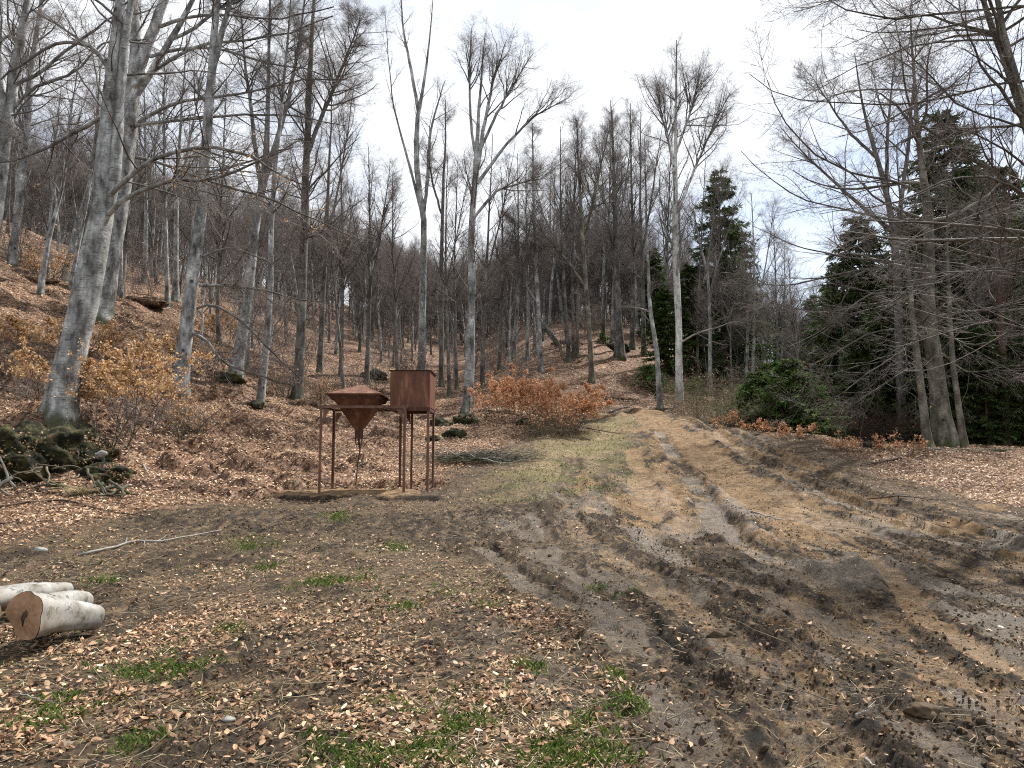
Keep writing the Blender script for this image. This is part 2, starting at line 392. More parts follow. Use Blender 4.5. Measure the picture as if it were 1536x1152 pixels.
def ground_mat():
    m, nt, b = mat('forest_ground'); v = coords(nt)
    mud, sand, wet, grass, leaf, straw, clod = [attr(nt, k) for k in ('mud', 'sand', 'wet', 'grass', 'leaf', 'straw', 'clod')]
    vor = N(nt, 'ShaderNodeTexVoronoi', Scale=15.0, Randomness=1.0)
    dn = N(nt, 'ShaderNodeTexNoise', Scale=9.0, Detail=2.0); nt.links.new(v, dn.inputs['Vector'])
    add = nt.nodes.new('ShaderNodeVectorMath'); add.operation = 'MULTIPLY_ADD'
    nt.links.new(dn.outputs['Color'], add.inputs[0]); add.inputs[1].default_value = (0.09, 0.09, 0.09); nt.links.new(v, add.inputs[2])
    nt.links.new(add.outputs[0], vor.inputs['Vector'])
    sep = nt.nodes.new('ShaderNodeSeparateColor'); nt.links.new(vor.outputs['Color'], sep.inputs[0])
    cl = ramp(nt, sep.outputs[0], [(0.0, (0.055, 0.033, 0.022)), (0.3, (0.16, 0.085, 0.05)), (0.55, (0.29, 0.16, 0.095)), (0.8, (0.38, 0.23, 0.145)), (1.0, (0.5, 0.35, 0.24))])
    big = noise(nt, v, 0.6, 4)
    cl = mixc(nt, ramp(nt, big, [(0.42, 0.0), (0.62, 0.6)]), cl, (0.085, 0.05, 0.032))
    soil = ramp(nt, noise(nt, v, 22, 5, 0.7), [(0.34, (0.016, 0.011, 0.007)), (0.5, (0.045, 0.031, 0.02)), (0.7, (0.13, 0.09, 0.055))])
    base = mixc(nt, ramp(nt, noise(nt, v, 2.2, 5, 0.65), [(0.4, 0.0), (0.62, 0.6)]), soil, cl)
    strawc = ramp(nt, noise(nt, v, 14, 7, 0.8), [(0.36, (0.1, 0.07, 0.03)), (0.48, (0.32, 0.24, 0.115)), (0.62, (0.55, 0.43, 0.24))])
    base = mixc(nt, ramp(nt, noise(nt, v, 5, 8, 0.85), [(0.46, 0.0), (0.58, 0.65)]), base, (0.26, 0.19, 0.1))
    base = mixc(nt, math_(nt, 'MULTIPLY', straw, 0.8), base, strawc)
    base = mixc(nt, leaf, base, cl)
    vs_ = coords(nt, (1.0, 0.4, 1.0)); mn = noise(nt, vs_, 9.0, 8, 0.78)
    mudc = ramp(nt, mn, [(0.41, (0.014, 0.009, 0.005)), (0.475, (0.055, 0.035, 0.019)), (0.54, (0.15, 0.1, 0.055)), (0.64, (0.29, 0.205, 0.115))])
    mudc = mixc(nt, math_(nt, 'MULTIPLY', clod, 0.85), mudc, ramp(nt, noise(nt, v, 40, 5, 0.8), [(0.35, (0.01, 0.007, 0.004)), (0.65, (0.055, 0.038, 0.024))]))
    base = mixc(nt, mud, base, mudc)
    wetc = ramp(nt, noise(nt, v, 9, 4), [(0.3, (0.11, 0.078, 0.049)), (0.7, (0.225, 0.17, 0.115))])
    wf = ramp(nt, math_(nt, 'ADD', wet, math_(nt, 'MULTIPLY', math_(nt, 'SUBTRACT', noise(nt, v, 12, 7, 0.75), 0.5), 1.6)), [(0.25, 0.0), (0.55, 1.0)])
    base = mixc(nt, wf, base, wetc)
    sandc = ramp(nt, noise(nt, v, 7, 6, 0.65), [(0.3, (0.17, 0.1, 0.047)), (0.55, (0.35, 0.22, 0.108)), (0.75, (0.48, 0.33, 0.18))])
    sf = ramp(nt, math_(nt, 'ADD', sand, math_(nt, 'MULTIPLY', math_(nt, 'SUBTRACT', noise(nt, vs_, 9, 7, 0.8), 0.5), 1.5)), [(0.22, 0.0), (0.5, 0.95)])
    base = mixc(nt, sf, base, sandc)
    gr = ramp(nt, noise(nt, v, 12, 6, 0.8), [(0.36, (0.05, 0.06, 0.015)), (0.64, (0.28, 0.29, 0.08))])
    base = mixc(nt, math_(nt, 'MULTIPLY', grass, 0.35), base, gr)
    gn = ramp(nt, noise(nt, v, 55, 4, 0.75), [(0.38, 0.28), (0.49, 0.85), (0.58, 1.0)])
    base = mixc(nt, ramp(nt, leaf, [(0.0, 1.0), (1.0, 0.5)]), base, gn, 'MULTIPLY')
    gn2 = ramp(nt, noise(nt, v, 3.0, 6, 0.7), [(0.38, 0.6), (0.56, 1.0)])
    base = mixc(nt, 0.8, base, gn2, 'MULTIPLY')
    nt.links.new(base, b.inputs['Base Color'])
    rg = ramp(nt, math_(nt, 'MULTIPLY', wf, 1.0), [(0.0, 0.92), (1.0, 0.5)])
    nt.links.new(rg, b.inputs['Roughness']); b.inputs['Specular IOR Level'].default_value = 0.35
    hh = math_(nt, 'ADD', noise(nt, v, 26, 8, 0.82), math_(nt, 'MULTIPLY', sep.outputs[1], 0.25))
    bump(nt, b, hh, 1.0, 0.05)
    return m
def bark_mat(name, light=(0.36, 0.37, 0.365), mid=(0.19, 0.192, 0.186), dark=(0.04, 0.036, 0.03), moss=0.8):
    m, nt, b = mat(name); v = coords(nt); vh = coords(nt, (2.2, 2.2, 14)); v1 = coords(nt, (1, 1, 0.45))
    th = attr(nt, 'thick')
    c = ramp(nt, noise(nt, v1, 3.5, 6, 0.68), [(0.33, dark), (0.45, mid), (0.56, light), (0.68, tuple(min(1, x * 1.9) for x in light))])
    lines = ramp(nt, noise(nt, vh, 2.4, 3, 0.6), [(0.30, 0.85), (0.45, 0.0)])
    c = mixc(nt, lines, c, tuple(x * 1.3 for x in dark))
    spots = N(nt, 'ShaderNodeTexVoronoi', Scale=1.7); nt.links.new(v, spots.inputs['Vector'])
    c = mixc(nt, ramp(nt, spots.outputs['Distance'], [(0.06, 0.9), (0.13, 0.0)]), c, (0.02, 0.018, 0.015))
    # slender wood is browner
    thin = ramp(nt, th, [(0.014, 1.0), (0.036, 0.6), (0.062, 0.0)])
    c = mixc(nt, thin, c, mixc(nt, ramp(nt, noise(nt, v, 9, 3), [(0.35, 0.0), (0.7, 1.0)]), (0.045, 0.036, 0.03), (0.12, 0.108, 0.092)))
    twig = ramp(nt, th, [(0.004, 1.0), (0.014, 0.0)])
    c = mixc(nt, twig, c, mixc(nt, noise(nt, v, 2, 3), (0.1, 0.083, 0.076), (0.25, 0.215, 0.2)))  # twig tone lifted to stand in for haze over the far wood
    sx = nt.nodes.new('ShaderNodeSeparateXYZ'); nt.links.new(v, sx.inputs[0])
    mz = ramp(nt, math_(nt, 'ADD', math_(nt, 'MULTIPLY', sx.outputs[2], 0.5), math_(nt, 'MULTIPLY', noise(nt, v, 4, 4), 0.8)), [(0.38, moss), (0.62, 0.0)])
    c = mixc(nt, mz, c, mixc(nt, noise(nt, v, 30, 3), (0.03, 0.035, 0.012), (0.09, 0.1, 0.035)))
    nt.links.new(c, b.inputs['Base Color']); b.inputs['Roughness'].default_value = 0.85
    bump(nt, b, noise(nt, vh, 4, 5, 0.7), 0.5, 0.03)
    return m
def rnd_mat(name, stops, rough=0.7, transl=0.0, spec=0.25, att='thick'):
    m, nt, b = mat(name); c = ramp(nt, attr(nt, att), stops)
    nt.links.new(c, b.inputs['Base Color']); b.inputs['Roughness'].default_value = rough; b.inputs['Specular IOR Level'].default_value = spec
    if transl:
        t = nt.nodes.new('ShaderNodeBsdfTranslucent'); nt.links.new(c, t.inputs['Color'])
        mxs = nt.nodes.new('ShaderNodeMixShader'); mxs.inputs[0].default_value = transl
        nt.links.new(b.outputs[0], mxs.inputs[1]); nt.links.new(t.outputs[0], mxs.inputs[2])
        nt.links.new(mxs.outputs[0], nt.nodes['Material Output'].inputs['Surface'])
    return m
def noise_mat(name, stops, scale=8, rough=0.85, bs=0.4, bd=0.02, detail=5, vs=(1, 1, 1), bscale=None):
    m, nt, b = mat(name); v = coords(nt, vs)
    nt.links.new(ramp(nt, noise(nt, v, scale, detail, 0.65), stops), b.inputs['Base Color']); b.inputs['Roughness'].default_value = rough
    bump(nt, b, noise(nt, v, bscale or scale * 3, 4, 0.7), bs, bd)
    return m
M = {}
M['ground'] = ground_mat()
M['beech'] = bark_mat('beech_bark')
M['dark_bark'] = bark_mat('dark_beech_bark', (0.17, 0.165, 0.15), (0.085, 0.08, 0.07), (0.035, 0.03, 0.025))
M['pale_bark'] = bark_mat('pale_beech_bark', (0.66, 0.67, 0.64), (0.5, 0.5, 0.48), (0.09, 0.085, 0.07), moss=0.1)
M['olive_bark'] = bark_mat('olive_grey_bark', (0.2, 0.19, 0.15), (0.11, 0.1, 0.078), (0.04, 0.034, 0.025))
M['spruce_bark'] = noise_mat('spruce_bark', [(0.3, (0.05, 0.032, 0.024)), (0.7, (0.16, 0.1, 0.075))], 12)
M['leaf'] = rnd_mat('dead_beech_leaves', [(0.0, (0.06, 0.035, 0.022)), (0.2, (0.16, 0.09, 0.052)), (0.45, (0.34, 0.205, 0.118)), (0.7, (0.5, 0.33, 0.2)), (0.9, (0.62, 0.455, 0.3)), (1.0, (0.74, 0.6, 0.45))], 0.6, 0.12)
M['orange_leaf'] = rnd_mat('orange_beech_leaves', [(0.0, (0.26, 0.115, 0.055)), (0.4, (0.5, 0.24, 0.115)), (0.8, (0.64, 0.36, 0.19)), (1.0, (0.72, 0.5, 0.32))], 0.6, 0.3)
M['gold_leaf'] = rnd_mat('golden_beech_leaves', [(0.0, (0.3, 0.15, 0.065)), (0.4, (0.5, 0.3, 0.14)), (0.8, (0.64, 0.43, 0.23)), (1.0, (0.72, 0.55, 0.36))], 0.6, 0.3)
M['needle'] = rnd_mat('spruce_needles', [(0.0, (0.03, 0.05, 0.018)), (0.5, (0.07, 0.11, 0.036)), (1.0, (0.14, 0.19, 0.06))], 0.8, 0.15, 0.08)
M['needle_bright'] = rnd_mat('young_spruce_needles', [(0.0, (0.035, 0.065, 0.018)), (0.5, (0.07, 0.125, 0.03)), (1.0, (0.14, 0.21, 0.055))], 0.8, 0.2, 0.08)
M['grass'] = rnd_mat('grass_blades', [(0.0, (0.06, 0.085, 0.022)), (0.4, (0.09, 0.165, 0.03)), (0.7, (0.16, 0.26, 0.05)), (1.0, (0.4, 0.33, 0.17))], 0.6, 0.3)
M['straw'] = rnd_mat('dry_straw', [(0.0, (0.2, 0.14, 0.07)), (0.5, (0.42, 0.32, 0.18)), (1.0, (0.6, 0.5, 0.32))], 0.7, 0.2)
M['twig'] = noise_mat('fallen_twig_bark', [(0.3, (0.07, 0.055, 0.035)), (0.7, (0.22, 0.185, 0.125))], 6, vs=(1, 1, 1))
M['dark_twig'] = noise_mat('dark_branch_bark', [(0.3, (0.035, 0.022, 0.016)), (0.7, (0.11, 0.07, 0.05))], 6)
M['grey_wood'] = noise_mat('weathered_wood', [(0.3, (0.14, 0.13, 0.115)), (0.7, (0.36, 0.345, 0.31))], 9)
M['moss'] = noise_mat('moss', [(0.38, (0.006, 0.006, 0.004)), (0.5, (0.02, 0.02, 0.008)), (0.6, (0.055, 0.055, 0.02)), (0.7, (0.13, 0.08, 0.045))], 5, 0.95, 1.0, 0.05)  # moss, with the dark shadow of the root bank put into its colour
M['stone'] = noise_mat('stone', [(0.3, (0.12, 0.11, 0.1)), (0.7, (0.38, 0.37, 0.35))], 9)
M['rust'] = noise_mat('rusty_steel', [(0.25, (0.05, 0.018, 0.012)), (0.45, (0.105, 0.042, 0.024)), (0.57, (0.15, 0.062, 0.035)), (0.68, (0.24, 0.125, 0.078))], 3.0, 0.6, 0.3, 0.01, 9, (2.2, 2.2, 0.5), 40)
M['rust_dark'] = noise_mat('dark_rusty_steel', [(0.25, (0.03, 0.013, 0.01)), (0.5, (0.075, 0.03, 0.02)), (0.75, (0.15, 0.07, 0.045))], 6, 0.7, 0.25, 0.01, 8, (1, 1, 0.6), 40)
M['rust_leg'] = noise_mat('rusty_angle_iron', [(0.25, (0.075, 0.04, 0.027)), (0.5, (0.14, 0.075, 0.05)), (0.75, (0.24, 0.15, 0.11))], 5, 0.75, 0.25, 0.01, 8, (1, 1, 0.4), 40)
M['slab'] = noise_mat('sandy_concrete', [(0.3, (0.16, 0.115, 0.07)), (0.45, (0.29, 0.2, 0.115)), (0.75, (0.38, 0.27, 0.16))], 3, 0.95, 0.7, 0.03, 8, bscale=20)
M['cut'] = noise_mat('cut_wood', [(0.3, (0.2, 0.11, 0.06)), (0.55, (0.33, 0.2, 0.12)), (0.75, (0.42, 0.28, 0.18))], 7, 0.85, 0.3, 0.01)
def logmat():
    m, nt, b = mat('pale_beech_log_bark'); v = coords(nt)
    c = ramp(nt, noise(nt, v, 4.5, 8, 0.7), [(0.36, (0.07, 0.06, 0.045)), (0.46, (0.2, 0.188, 0.162)), (0.6, (0.33, 0.335, 0.325))])
    c = mixc(nt, ramp(nt, noise(nt, v, 9, 6, 0.75), [(0.56, 0.0), (0.63, 0.9)]), c, (0.05, 0.045, 0.035))
    c = mixc(nt, ramp(nt, noise(nt, v, 1.4, 3), [(0.55, 0.0), (0.75, 0.6)]), c, (0.3, 0.25, 0.18))
    nt.links.new(c, b.inputs['Base Color']); b.inputs['Roughness'].default_value = 0.7
    bump(nt, b, noise(nt, v, 12, 5, 0.7), 0.3, 0.01); return m
M['log'] = logmat()
M['spray'] = noise_mat('beech_twigs', [(0.35, (0.1, 0.084, 0.076)), (0.7, (0.27, 0.235, 0.22))], 3)  # twig colour lightened in place of distance haze

# ------------------------------------------------------------------ ground mesh
def build_ground():
    fine = np.linspace(R_(-37), R_(37), 415)
    l = np.linspace(-PI, R_(-37), 45)[:-1]; r = np.linspace(R_(37), PI, 45)[1:]
    th = np.concatenate([l, fine, r])
    rs = np.concatenate([np.exp(np.linspace(math.log(0.3), math.log(3.0), 14))[:-1], np.exp(np.linspace(math.log(3.0), math.log(34), 465))[:-1], np.exp(np.linspace(math.log(34), math.log(560), 90))])
    A, Rr = np.meshgrid(th, rs, indexing='ij'); X = np.sin(A) * Rr; Y = np.cos(A) * Rr
    x = X.ravel(); y = Y.ravel(); k = masks(x, y)
    Z = base_z(x, y) + k['h']
    na, nr = A.shape
    i, j = np.meshgrid(np.arange(na - 1), np.arange(nr - 1), indexing='ij')
    a = (i * nr + j).ravel(); q = np.stack([a, a + nr, a + nr + 1, a + 1], axis=1)[:, ::-1]
    V = np.stack([x, y, Z], axis=1)
    # close the seam and the centre
    c = len(V); V = np.vstack([V, [0, 0, 0.0]])
    ci = np.arange(na - 1) * nr; tri = np.stack([ci, ci + nr, np.full(na - 1, c)], axis=1)
    at = {kk: np.append(k[kk], 0) for kk in ('mud', 'sand', 'wet', 'grass', 'leaf', 'straw', 'clod')}
    me = np_mesh('ground', V, [q, tri[:, ::-1]], True, at); me.materials.append(M['ground'])
    o = bpy.data.objects.new('ground', me); COL.objects.link(o); tag(o, kind='structure')
    me.calc_loop_triangles()
build_ground()

# ------------------------------------------------------------------ leaves, straw, grass lying on the ground
def unit(v): return v / (np.linalg.norm(v, axis=-1, keepdims=True) + 1e-9)
def leaf_quads(mb, C, Nn, size, rnd, rng, ratio=0.62, fold=0.18):
    n = len(C); d = unit(np.cross(Nn, rng.normal(size=(n, 3)))); s = unit(np.cross(Nn, d))
    L = size[:, None]
    v0 = C - d * L * 0.5; v2 = C + d * L * 0.5
    up = Nn * L * fold * rng.uniform(-0.6, 1.6, (n, 1))
    v1 = C + s * L * ratio * 0.5 + up; v3 = C - s * L * ratio * 0.5 + up
    V = np.stack([v0, v1, v2, v3], axis=1).reshape(-1, 3)
    mb.add(V, (np.arange(n)[:, None] * 4 + np.arange(4)[None, :]), np.repeat(rnd, 4))
def leaf_fine(mb, C, Nn, size, rnd, rng):
    n = len(C); d = unit(np.cross(Nn, rng.normal(size=(n, 3)))); s = unit(np.cross(Nn, d)); L = size[:, None]
    cu = rng.uniform(-0.5, 0.8, (n, 1)) * L; fo = rng.uniform(-0.1, 0.45, (n, 1)) * L
    def p(a, b): return C + d * L * a + s * L * b + Nn * (cu * (a * a * 4 - 0.3) * 0.5 + fo * abs(b) * 2)
    V = np.stack([p(-0.5, 0), p(-0.22, 0.24), p(0.18, 0.25), p(0.52, 0), p(0.18, -0.25), p(-0.22, -0.24)], axis=1).reshape(-1, 3)
    b = np.arange(n)[:, None] * 6
    mb.add(V, np.vstack([b + np.array([[0, 3, 2, 1]]), b + np.array([[0, 5, 4, 3]])]), np.repeat(rnd, 6))
def scatter(n, r0, r1, p, rng, span=38):
    th = rng.uniform(R_(-span), R_(span), n); u = rng.random(n)
    r = (r0 ** p + u * (r1 ** p - r0 ** p)) ** (1 / p)
    return np.sin(th) * r, np.cos(th) * r, r
def instance_stuff(name, P, scl, shapes, label, rng):
    me = bpy.data.meshes.new(name); me.vertices.add(len(P)); me.vertices.foreach_set('co', P.astype(np.float32).ravel())
    a = me.attributes.new('scl', 'FLOAT', 'POINT'); a.data.foreach_set('value', scl.astype(np.float32))
    o = bpy.data.objects.new(name, me); COL.objects.link(o); tag(o, label, name, kind='stuff')
    g = bpy.data.node_groups.new(name + '_nodes', 'GeometryNodeTree')
    g.interface.new_socket('Geometry', in_out='INPUT', socket_type='NodeSocketGeometry'); g.interface.new_socket('Geometry', in_out='OUTPUT', socket_type='NodeSocketGeometry')
    gi = g.nodes.new('NodeGroupInput'); go = g.nodes.new('NodeGroupOutput'); jn = g.nodes.new('GeometryNodeJoinGeometry'); idx = g.nodes.new('GeometryNodeInputIndex').outputs[0]
    na = g.nodes.new('GeometryNodeInputNamedAttribute'); na.data_type = 'FLOAT'; na.inputs[0].default_value = 'scl'
    rr = g.nodes.new('FunctionNodeRandomValue'); rr.data_type = 'FLOAT_VECTOR'; rr.inputs[0].default_value = (0, 0, 0); rr.inputs[1].default_value = (6.28, 6.28, 6.28)
    er = g.nodes.new('FunctionNodeEulerToRotation'); g.links.new(rr.outputs[0], er.inputs[0])
    for i, sh in enumerate(shapes):
        oi = g.nodes.new('GeometryNodeObjectInfo'); oi.inputs['Object'].default_value = sh; oi.inputs['As Instance'].default_value = True
        md = g.nodes.new('ShaderNodeMath'); md.operation = 'MODULO'; g.links.new(idx, md.inputs[0]); md.inputs[1].default_value = len(shapes)
        cp = g.nodes.new('FunctionNodeCompare'); cp.data_type = 'FLOAT'; cp.operation = 'EQUAL'; g.links.new(md.outputs[0], cp.inputs[0]); cp.inputs[1].default_value = float(i); cp.inputs['Epsilon'].default_value = 0.1
        ip = g.nodes.new('GeometryNodeInstanceOnPoints'); g.links.new(gi.outputs[0], ip.inputs['Points']); g.links.new(cp.outputs[0], ip.inputs['Selection']); g.links.new(oi.outputs['Geometry'], ip.inputs['Instance'])
        g.links.new(er.outputs[0], ip.inputs['Rotation']); g.links.new(na.outputs[0], ip.inputs['Scale']); g.links.new(ip.outputs[0], jn.inputs[0])
    g.links.new(jn.outputs[0], go.inputs[0]); o.modifiers.new('scatter', 'NODES').node_group = g
    return o
def clod_shape(seed):
    import bmesh
    r_ = random.Random(seed); bm = bmesh.new(); bmesh.ops.create_icosphere(bm, subdivisions=2, radius=1.0)
    ax = [Vector((r_.uniform(-1, 1), r_.uniform(-1, 1), r_.uniform(-1, 1))).normalized() for _ in range(7)]; dd = [r_.uniform(0.45, 0.9) for _ in ax]
    for v in bm.verts:
        for a, d in zip(ax, dd):
            e = v.co.dot(a) - d
            if e > 0: v.co -= a * e
        v.co *= r_.uniform(0.9, 1.1)
    me = bpy.data.meshes.new('clod'); bm.to_mesh(me); bm.free(); me.materials.append(M['clod']); return bpy.data.objects.new('clod', me)
M['clod'] = noise_mat('mud_clods', [(0.3, (0.028, 0.019, 0.011)), (0.5, (0.075, 0.052, 0.031)), (0.7, (0.16, 0.115, 0.07))], 0.35, 0.9, 0.3, 0.02)
def litter():
    rng = np.random.default_rng(21)
    X1, Y1, r1 = scatter(88000, 3.0, 8.0, 2.0, rng)
    X2, Y2, r2 = scatter(300000, 8.0, 46.0, 0.8, rng)
    for (X, Y, r, fine) in ((X1, Y1, r1, True), (X2, Y2, r2, False)):
        k = masks(X, Y)
        cl = fbm(X * 2.3, Y * 2.3, 3, 4)
        dens = np.clip(k['leaf'] * 1.0 + (1 - k['leaf']) * (1 - k['mud']) * 0.55 * (0.35 + 0.65 * ss(0.36, 0.6, cl)) + 0.05, 0, 1) * (1 - 0.8 * k['sand']) * (1 - 0.8 * k['wet'] * (1 - k['leaf'])) 
        dens *= 1 - 0.25 * k['straw'] - 0.3 * k['grass']
        m = rng.random(len(X)) < dens
        X, Y, r = X[m], Y[m], r[m]; h = k['h'][m]; lf = k['leaf'][m]
        n = len(X); z = base_z(X, Y) + h
        e = 0.25; gx = (base_z(X + e, Y) - base_z(X - e, Y)) / (2 * e); gy = (base_z(X, Y + e) - base_z(X, Y - e)) / (2 * e)
        Nn = unit(np.stack([-gx, -gy, np.ones(n)], axis=1) + rng.normal(0, 0.33, (n, 3)))
        size = (0.016 + 0.05 * rng.random(n) ** (1.1 + 1.1 * (1 - lf))) * (1 + 0.014 * np.clip(r - 8, 0, 40)) * (1 + 0.15 * lf)
        C = np.stack([X, Y, z + rng.uniform(0.002, 0.02, n) + size * 0.1], axis=1)
        tone = fbm(X * 0.8, Y * 0.8, 3, 2)
        rnd = np.clip(rng.normal(0.56, 0.26, n) - 0.2 * (1 - lf) + (tone - 0.5) * 0.6, 0, 1)
        mb = MB()
        (leaf_fine if fine else leaf_quads)(mb, C, Nn, size, rnd, rng)
        o = mb.build('leaf_litter', M['leaf'], smooth=False)
        tag(o, 'loose dead beech leaves strewn over the near muddy clearing' if fine else 'carpet of fallen tan beech leaves over the clearing edges and wooded slopes', 'leaves', kind='stuff')
    # straw and tiny stalks
    X, Y, r = scatter(150000, 3.0, 28.0, 1.0, rng); k = masks(X, Y)
    dens = (1 - k['leaf']) * (1 - k['mud']) * 0.6 + 0.4 * k['straw'] + 0.06
    m = rng.random(len(X)) < dens * (1 - k['sand'] * 0.9)
    X, Y = X[m], Y[m]; n = len(X); z = base_z(X, Y) + k['h'][m] + 0.008
    a = rng.uniform(0, 2 * PI, n); L = rng.uniform(0.03, 0.13, n); d = np.stack([np.cos(a), np.sin(a), rng.normal(0.08, 0.12, n)], axis=1)
    s = np.stack([-np.sin(a), np.cos(a), 0 * a], axis=1) * rng.uniform(0.001, 0.0026, n)[:, None]
    C = np.stack([X, Y, z], axis=1); e = C + d * L[:, None]
    V = np.stack([C - s, C + s, e + s * 0.6, e - s * 0.6], axis=1).reshape(-1, 3)
    mb = MB(); mb.add(V, np.arange(n)[:, None] * 4 + np.arange(4)[None, :], np.repeat(rng.random(n), 4))
    tag(mb.build('dry_straw', M['straw'], smooth=False), 'short dry grass stalks flattened over the clearing', 'dry grass', kind='stuff')
    # green blades
    X, Y, r = scatter(300000, 3.0, 30.0, 0.9, rng)
    ex = [(p[0] + rng.normal(0, s_ * 0.8, int(4200 * s_ * s_) + 40), p[1] + rng.normal(0, s_ * 0.7, int(4200 * s_ * s_) + 40)) for p, s_ in TUFTS]
    X = np.concatenate([X] + [e_[0] for e_ in ex]); Y = np.concatenate([Y] + [e_[1] for e_ in ex]); r = np.hypot(X, Y); k = masks(X, Y)
    m = rng.random(len(X)) < k['grass'] * (0.95 - 0.72 * k['straw']) * (1 - k['sand']) + 0.045 * (1 - k['mud']) * (1 - k['leaf']) * ss(0.45, 0.6, fbm(X * 1.9, Y * 1.9, 3, 8))
    X, Y, r = X[m], Y[m], r[m]; n = len(X); z = base_z(X, Y) + k['h'][m] - 0.005
    a = rng.uniform(0, 2 * PI, n); L = rng.uniform(0.025, 0.08, n); s = np.stack([-np.sin(a), np.cos(a), 0 * a], axis=1) * (rng.uniform(0.0012, 0.0024, n) * (1 + r * 0.05))[:, None]
    d1 = unit(np.stack([np.cos(a) * 0.35, np.sin(a) * 0.35, np.ones(n)], axis=1)); d2 = unit(np.stack([np.cos(a), np.sin(a), np.full(n, 0.6)], axis=1))
    C = np.stack([X, Y, z], axis=1); p1 = C + d1 * L[:, None] * 0.6; p2 = p1 + d2 * L[:, None] * 0.5
    V = np.stack([C - s, C + s, p1 + s * 0.8, p2, p1 - s * 0.8], axis=1).reshape(-1, 3)
    mb = MB(); mb.add(V, np.arange(n)[:, None] * 5 + np.arange(5)[None, :], np.repeat(rng.random(n), 5))
    tag(mb.build('grass', M['grass'], smooth=False), 'fresh green grass sprouting in tufts through the mud and leaves', 'grass', kind='stuff')
    # small clods of mud
    X, Y, r = scatter(210000, 3.0, 20.0, 1.2, rng); k = masks(X, Y)
    m = rng.random(len(X)) < k['mud'] * (1 - 0.75 * k['wet']) * (1 - 0.65 * k['sand']) * (0.12 + 0.88 * ss(0.42, 0.6, fbm(X * 2.1, Y * 1.2, 4, 9))) * 0.6
    X, Y, r = X[m], Y[m], r[m]; n = len(X); z = base_z(X, Y) + k['h'][m]
    sz = 0.004 + 0.016 * rng.random(n) ** 2.5; sz[rng.random(n) < 0.02] *= 2.0; sz *= 0.85
    instance_stuff('mud', np.stack([X, Y, z + sz * 0.1], axis=1), sz, [clod_shape(i) for i in range(3)], 'crumbled dark mud clods thrown up along the wheel ruts', rng)
    # litter of fine twigs
    n = 2600; X, Y, r = scatter(n, 3.2, 30.0, 1.2, rng); k = masks(X, Y); z = base_z(X, Y) + k['h'] + 0.015
    a = rng.uniform(0, 2 * PI, n); L = rng.uniform(0.08, 0.5, n); D = np.stack([np.cos(a), np.sin(a), rng.normal(0.0, 0.06, n)], axis=1)
    P = grow(np.stack([X, Y, z], axis=1), D, L, 4, 0.14, 0.0, rng); P[:, :, 2] = np.maximum(P[:, :, 2], (base_z(P[:, :, 0].ravel(), P[:, :, 1].ravel()).reshape(P.shape[:2]) + k['h'][:, None] * 0.6 + 0.006))
    mb = MB(); mb.tubes(P, (rng.uniform(0.002, 0.006, n)[:, None] * np.array([1, .9, .7, .4])[None]), 3)
    tag(mb.build('twig_litter', M['twig']), 'thin broken twigs scattered over the ground', 'twigs', kind='stuff')

# ------------------------------------------------------------------ tree growing
def grow(P0, D0, L, n, wob, trop, rng, flat=1.0):
    P = [P0]; D = unit(D0); st = (L / (n - 1))[:, None]
    for i in range(n - 1):
        D = D + rng.normal(0, wob, D.shape) * np.array([1, 1, flat]); D[:, 2] += trop; D = unit(D)
        P.append(P[-1] + D * st)
    return np.stack(P, axis=1)
def sprout(P, R, cnt, lo, hi, ang, asd, rng, flat=1.0, bias=None, bexp=1.0):
    """origins, directions, local radii, position along parent, parent index"""
    B, n, _ = P.shape; idx = np.repeat(np.arange(B), cnt); m = len(idx)
    t = lo + (hi - lo) * rng.random(m) ** bexp; f = t * (n - 1); i = np.minimum(f.astype(int), n - 2); fr = (f - i)[:, None]
    pos = P[idx, i] * (1 - fr) + P[idx, i + 1] * fr; T = unit(P[idx, i + 1] - P[idx, i])
    rad = R[idx, i] * (1 - fr[:, 0]) + R[idx, i + 1] * fr[:, 0]
    v = rng.normal(size=(m, 3)); v[:, 2] *= flat
    if bias is not None: v = unit(v) + np.asarray(bias)[None]
    v = unit(v - T * np.sum(v * T, axis=1, keepdims=True))
    a = R_(1) * rng.normal(ang, asd, m)[:, None]
    return pos, T * np.cos(a) + v * np.sin(a), rad, t, idx
TAPER = lambda n, e=0.2: np.linspace(1, e, n)[None]
def resample(pts, n):
    pts = np.asarray(pts, float); s = np.concatenate([[0], np.cumsum(np.linalg.norm(np.diff(pts[:, :3], axis=0), axis=1))]); s /= s[-1]
    # Catmull-like smoothing by dense interpolation + small blur
    u = np.linspace(0, 1, n * 4); Q = np.stack([np.interp(u, s, pts[:, k]) for k in range(pts.shape[1])], axis=1)
    Kp = np.pad(Q, ((3, 3), (0, 0)), mode='reflect', reflect_type='odd'); kk = np.array([1, 2, 3, 4, 3, 2, 1]) / 16
    Q = np.stack([np.convolve(Kp[:, k], kk, 'valid') for k in range(Q.shape[1])], axis=1)
    return np.stack([np.interp(np.linspace(0, 1, n), u, Q[:, k]) for k in range(Q.shape[1])], axis=1)

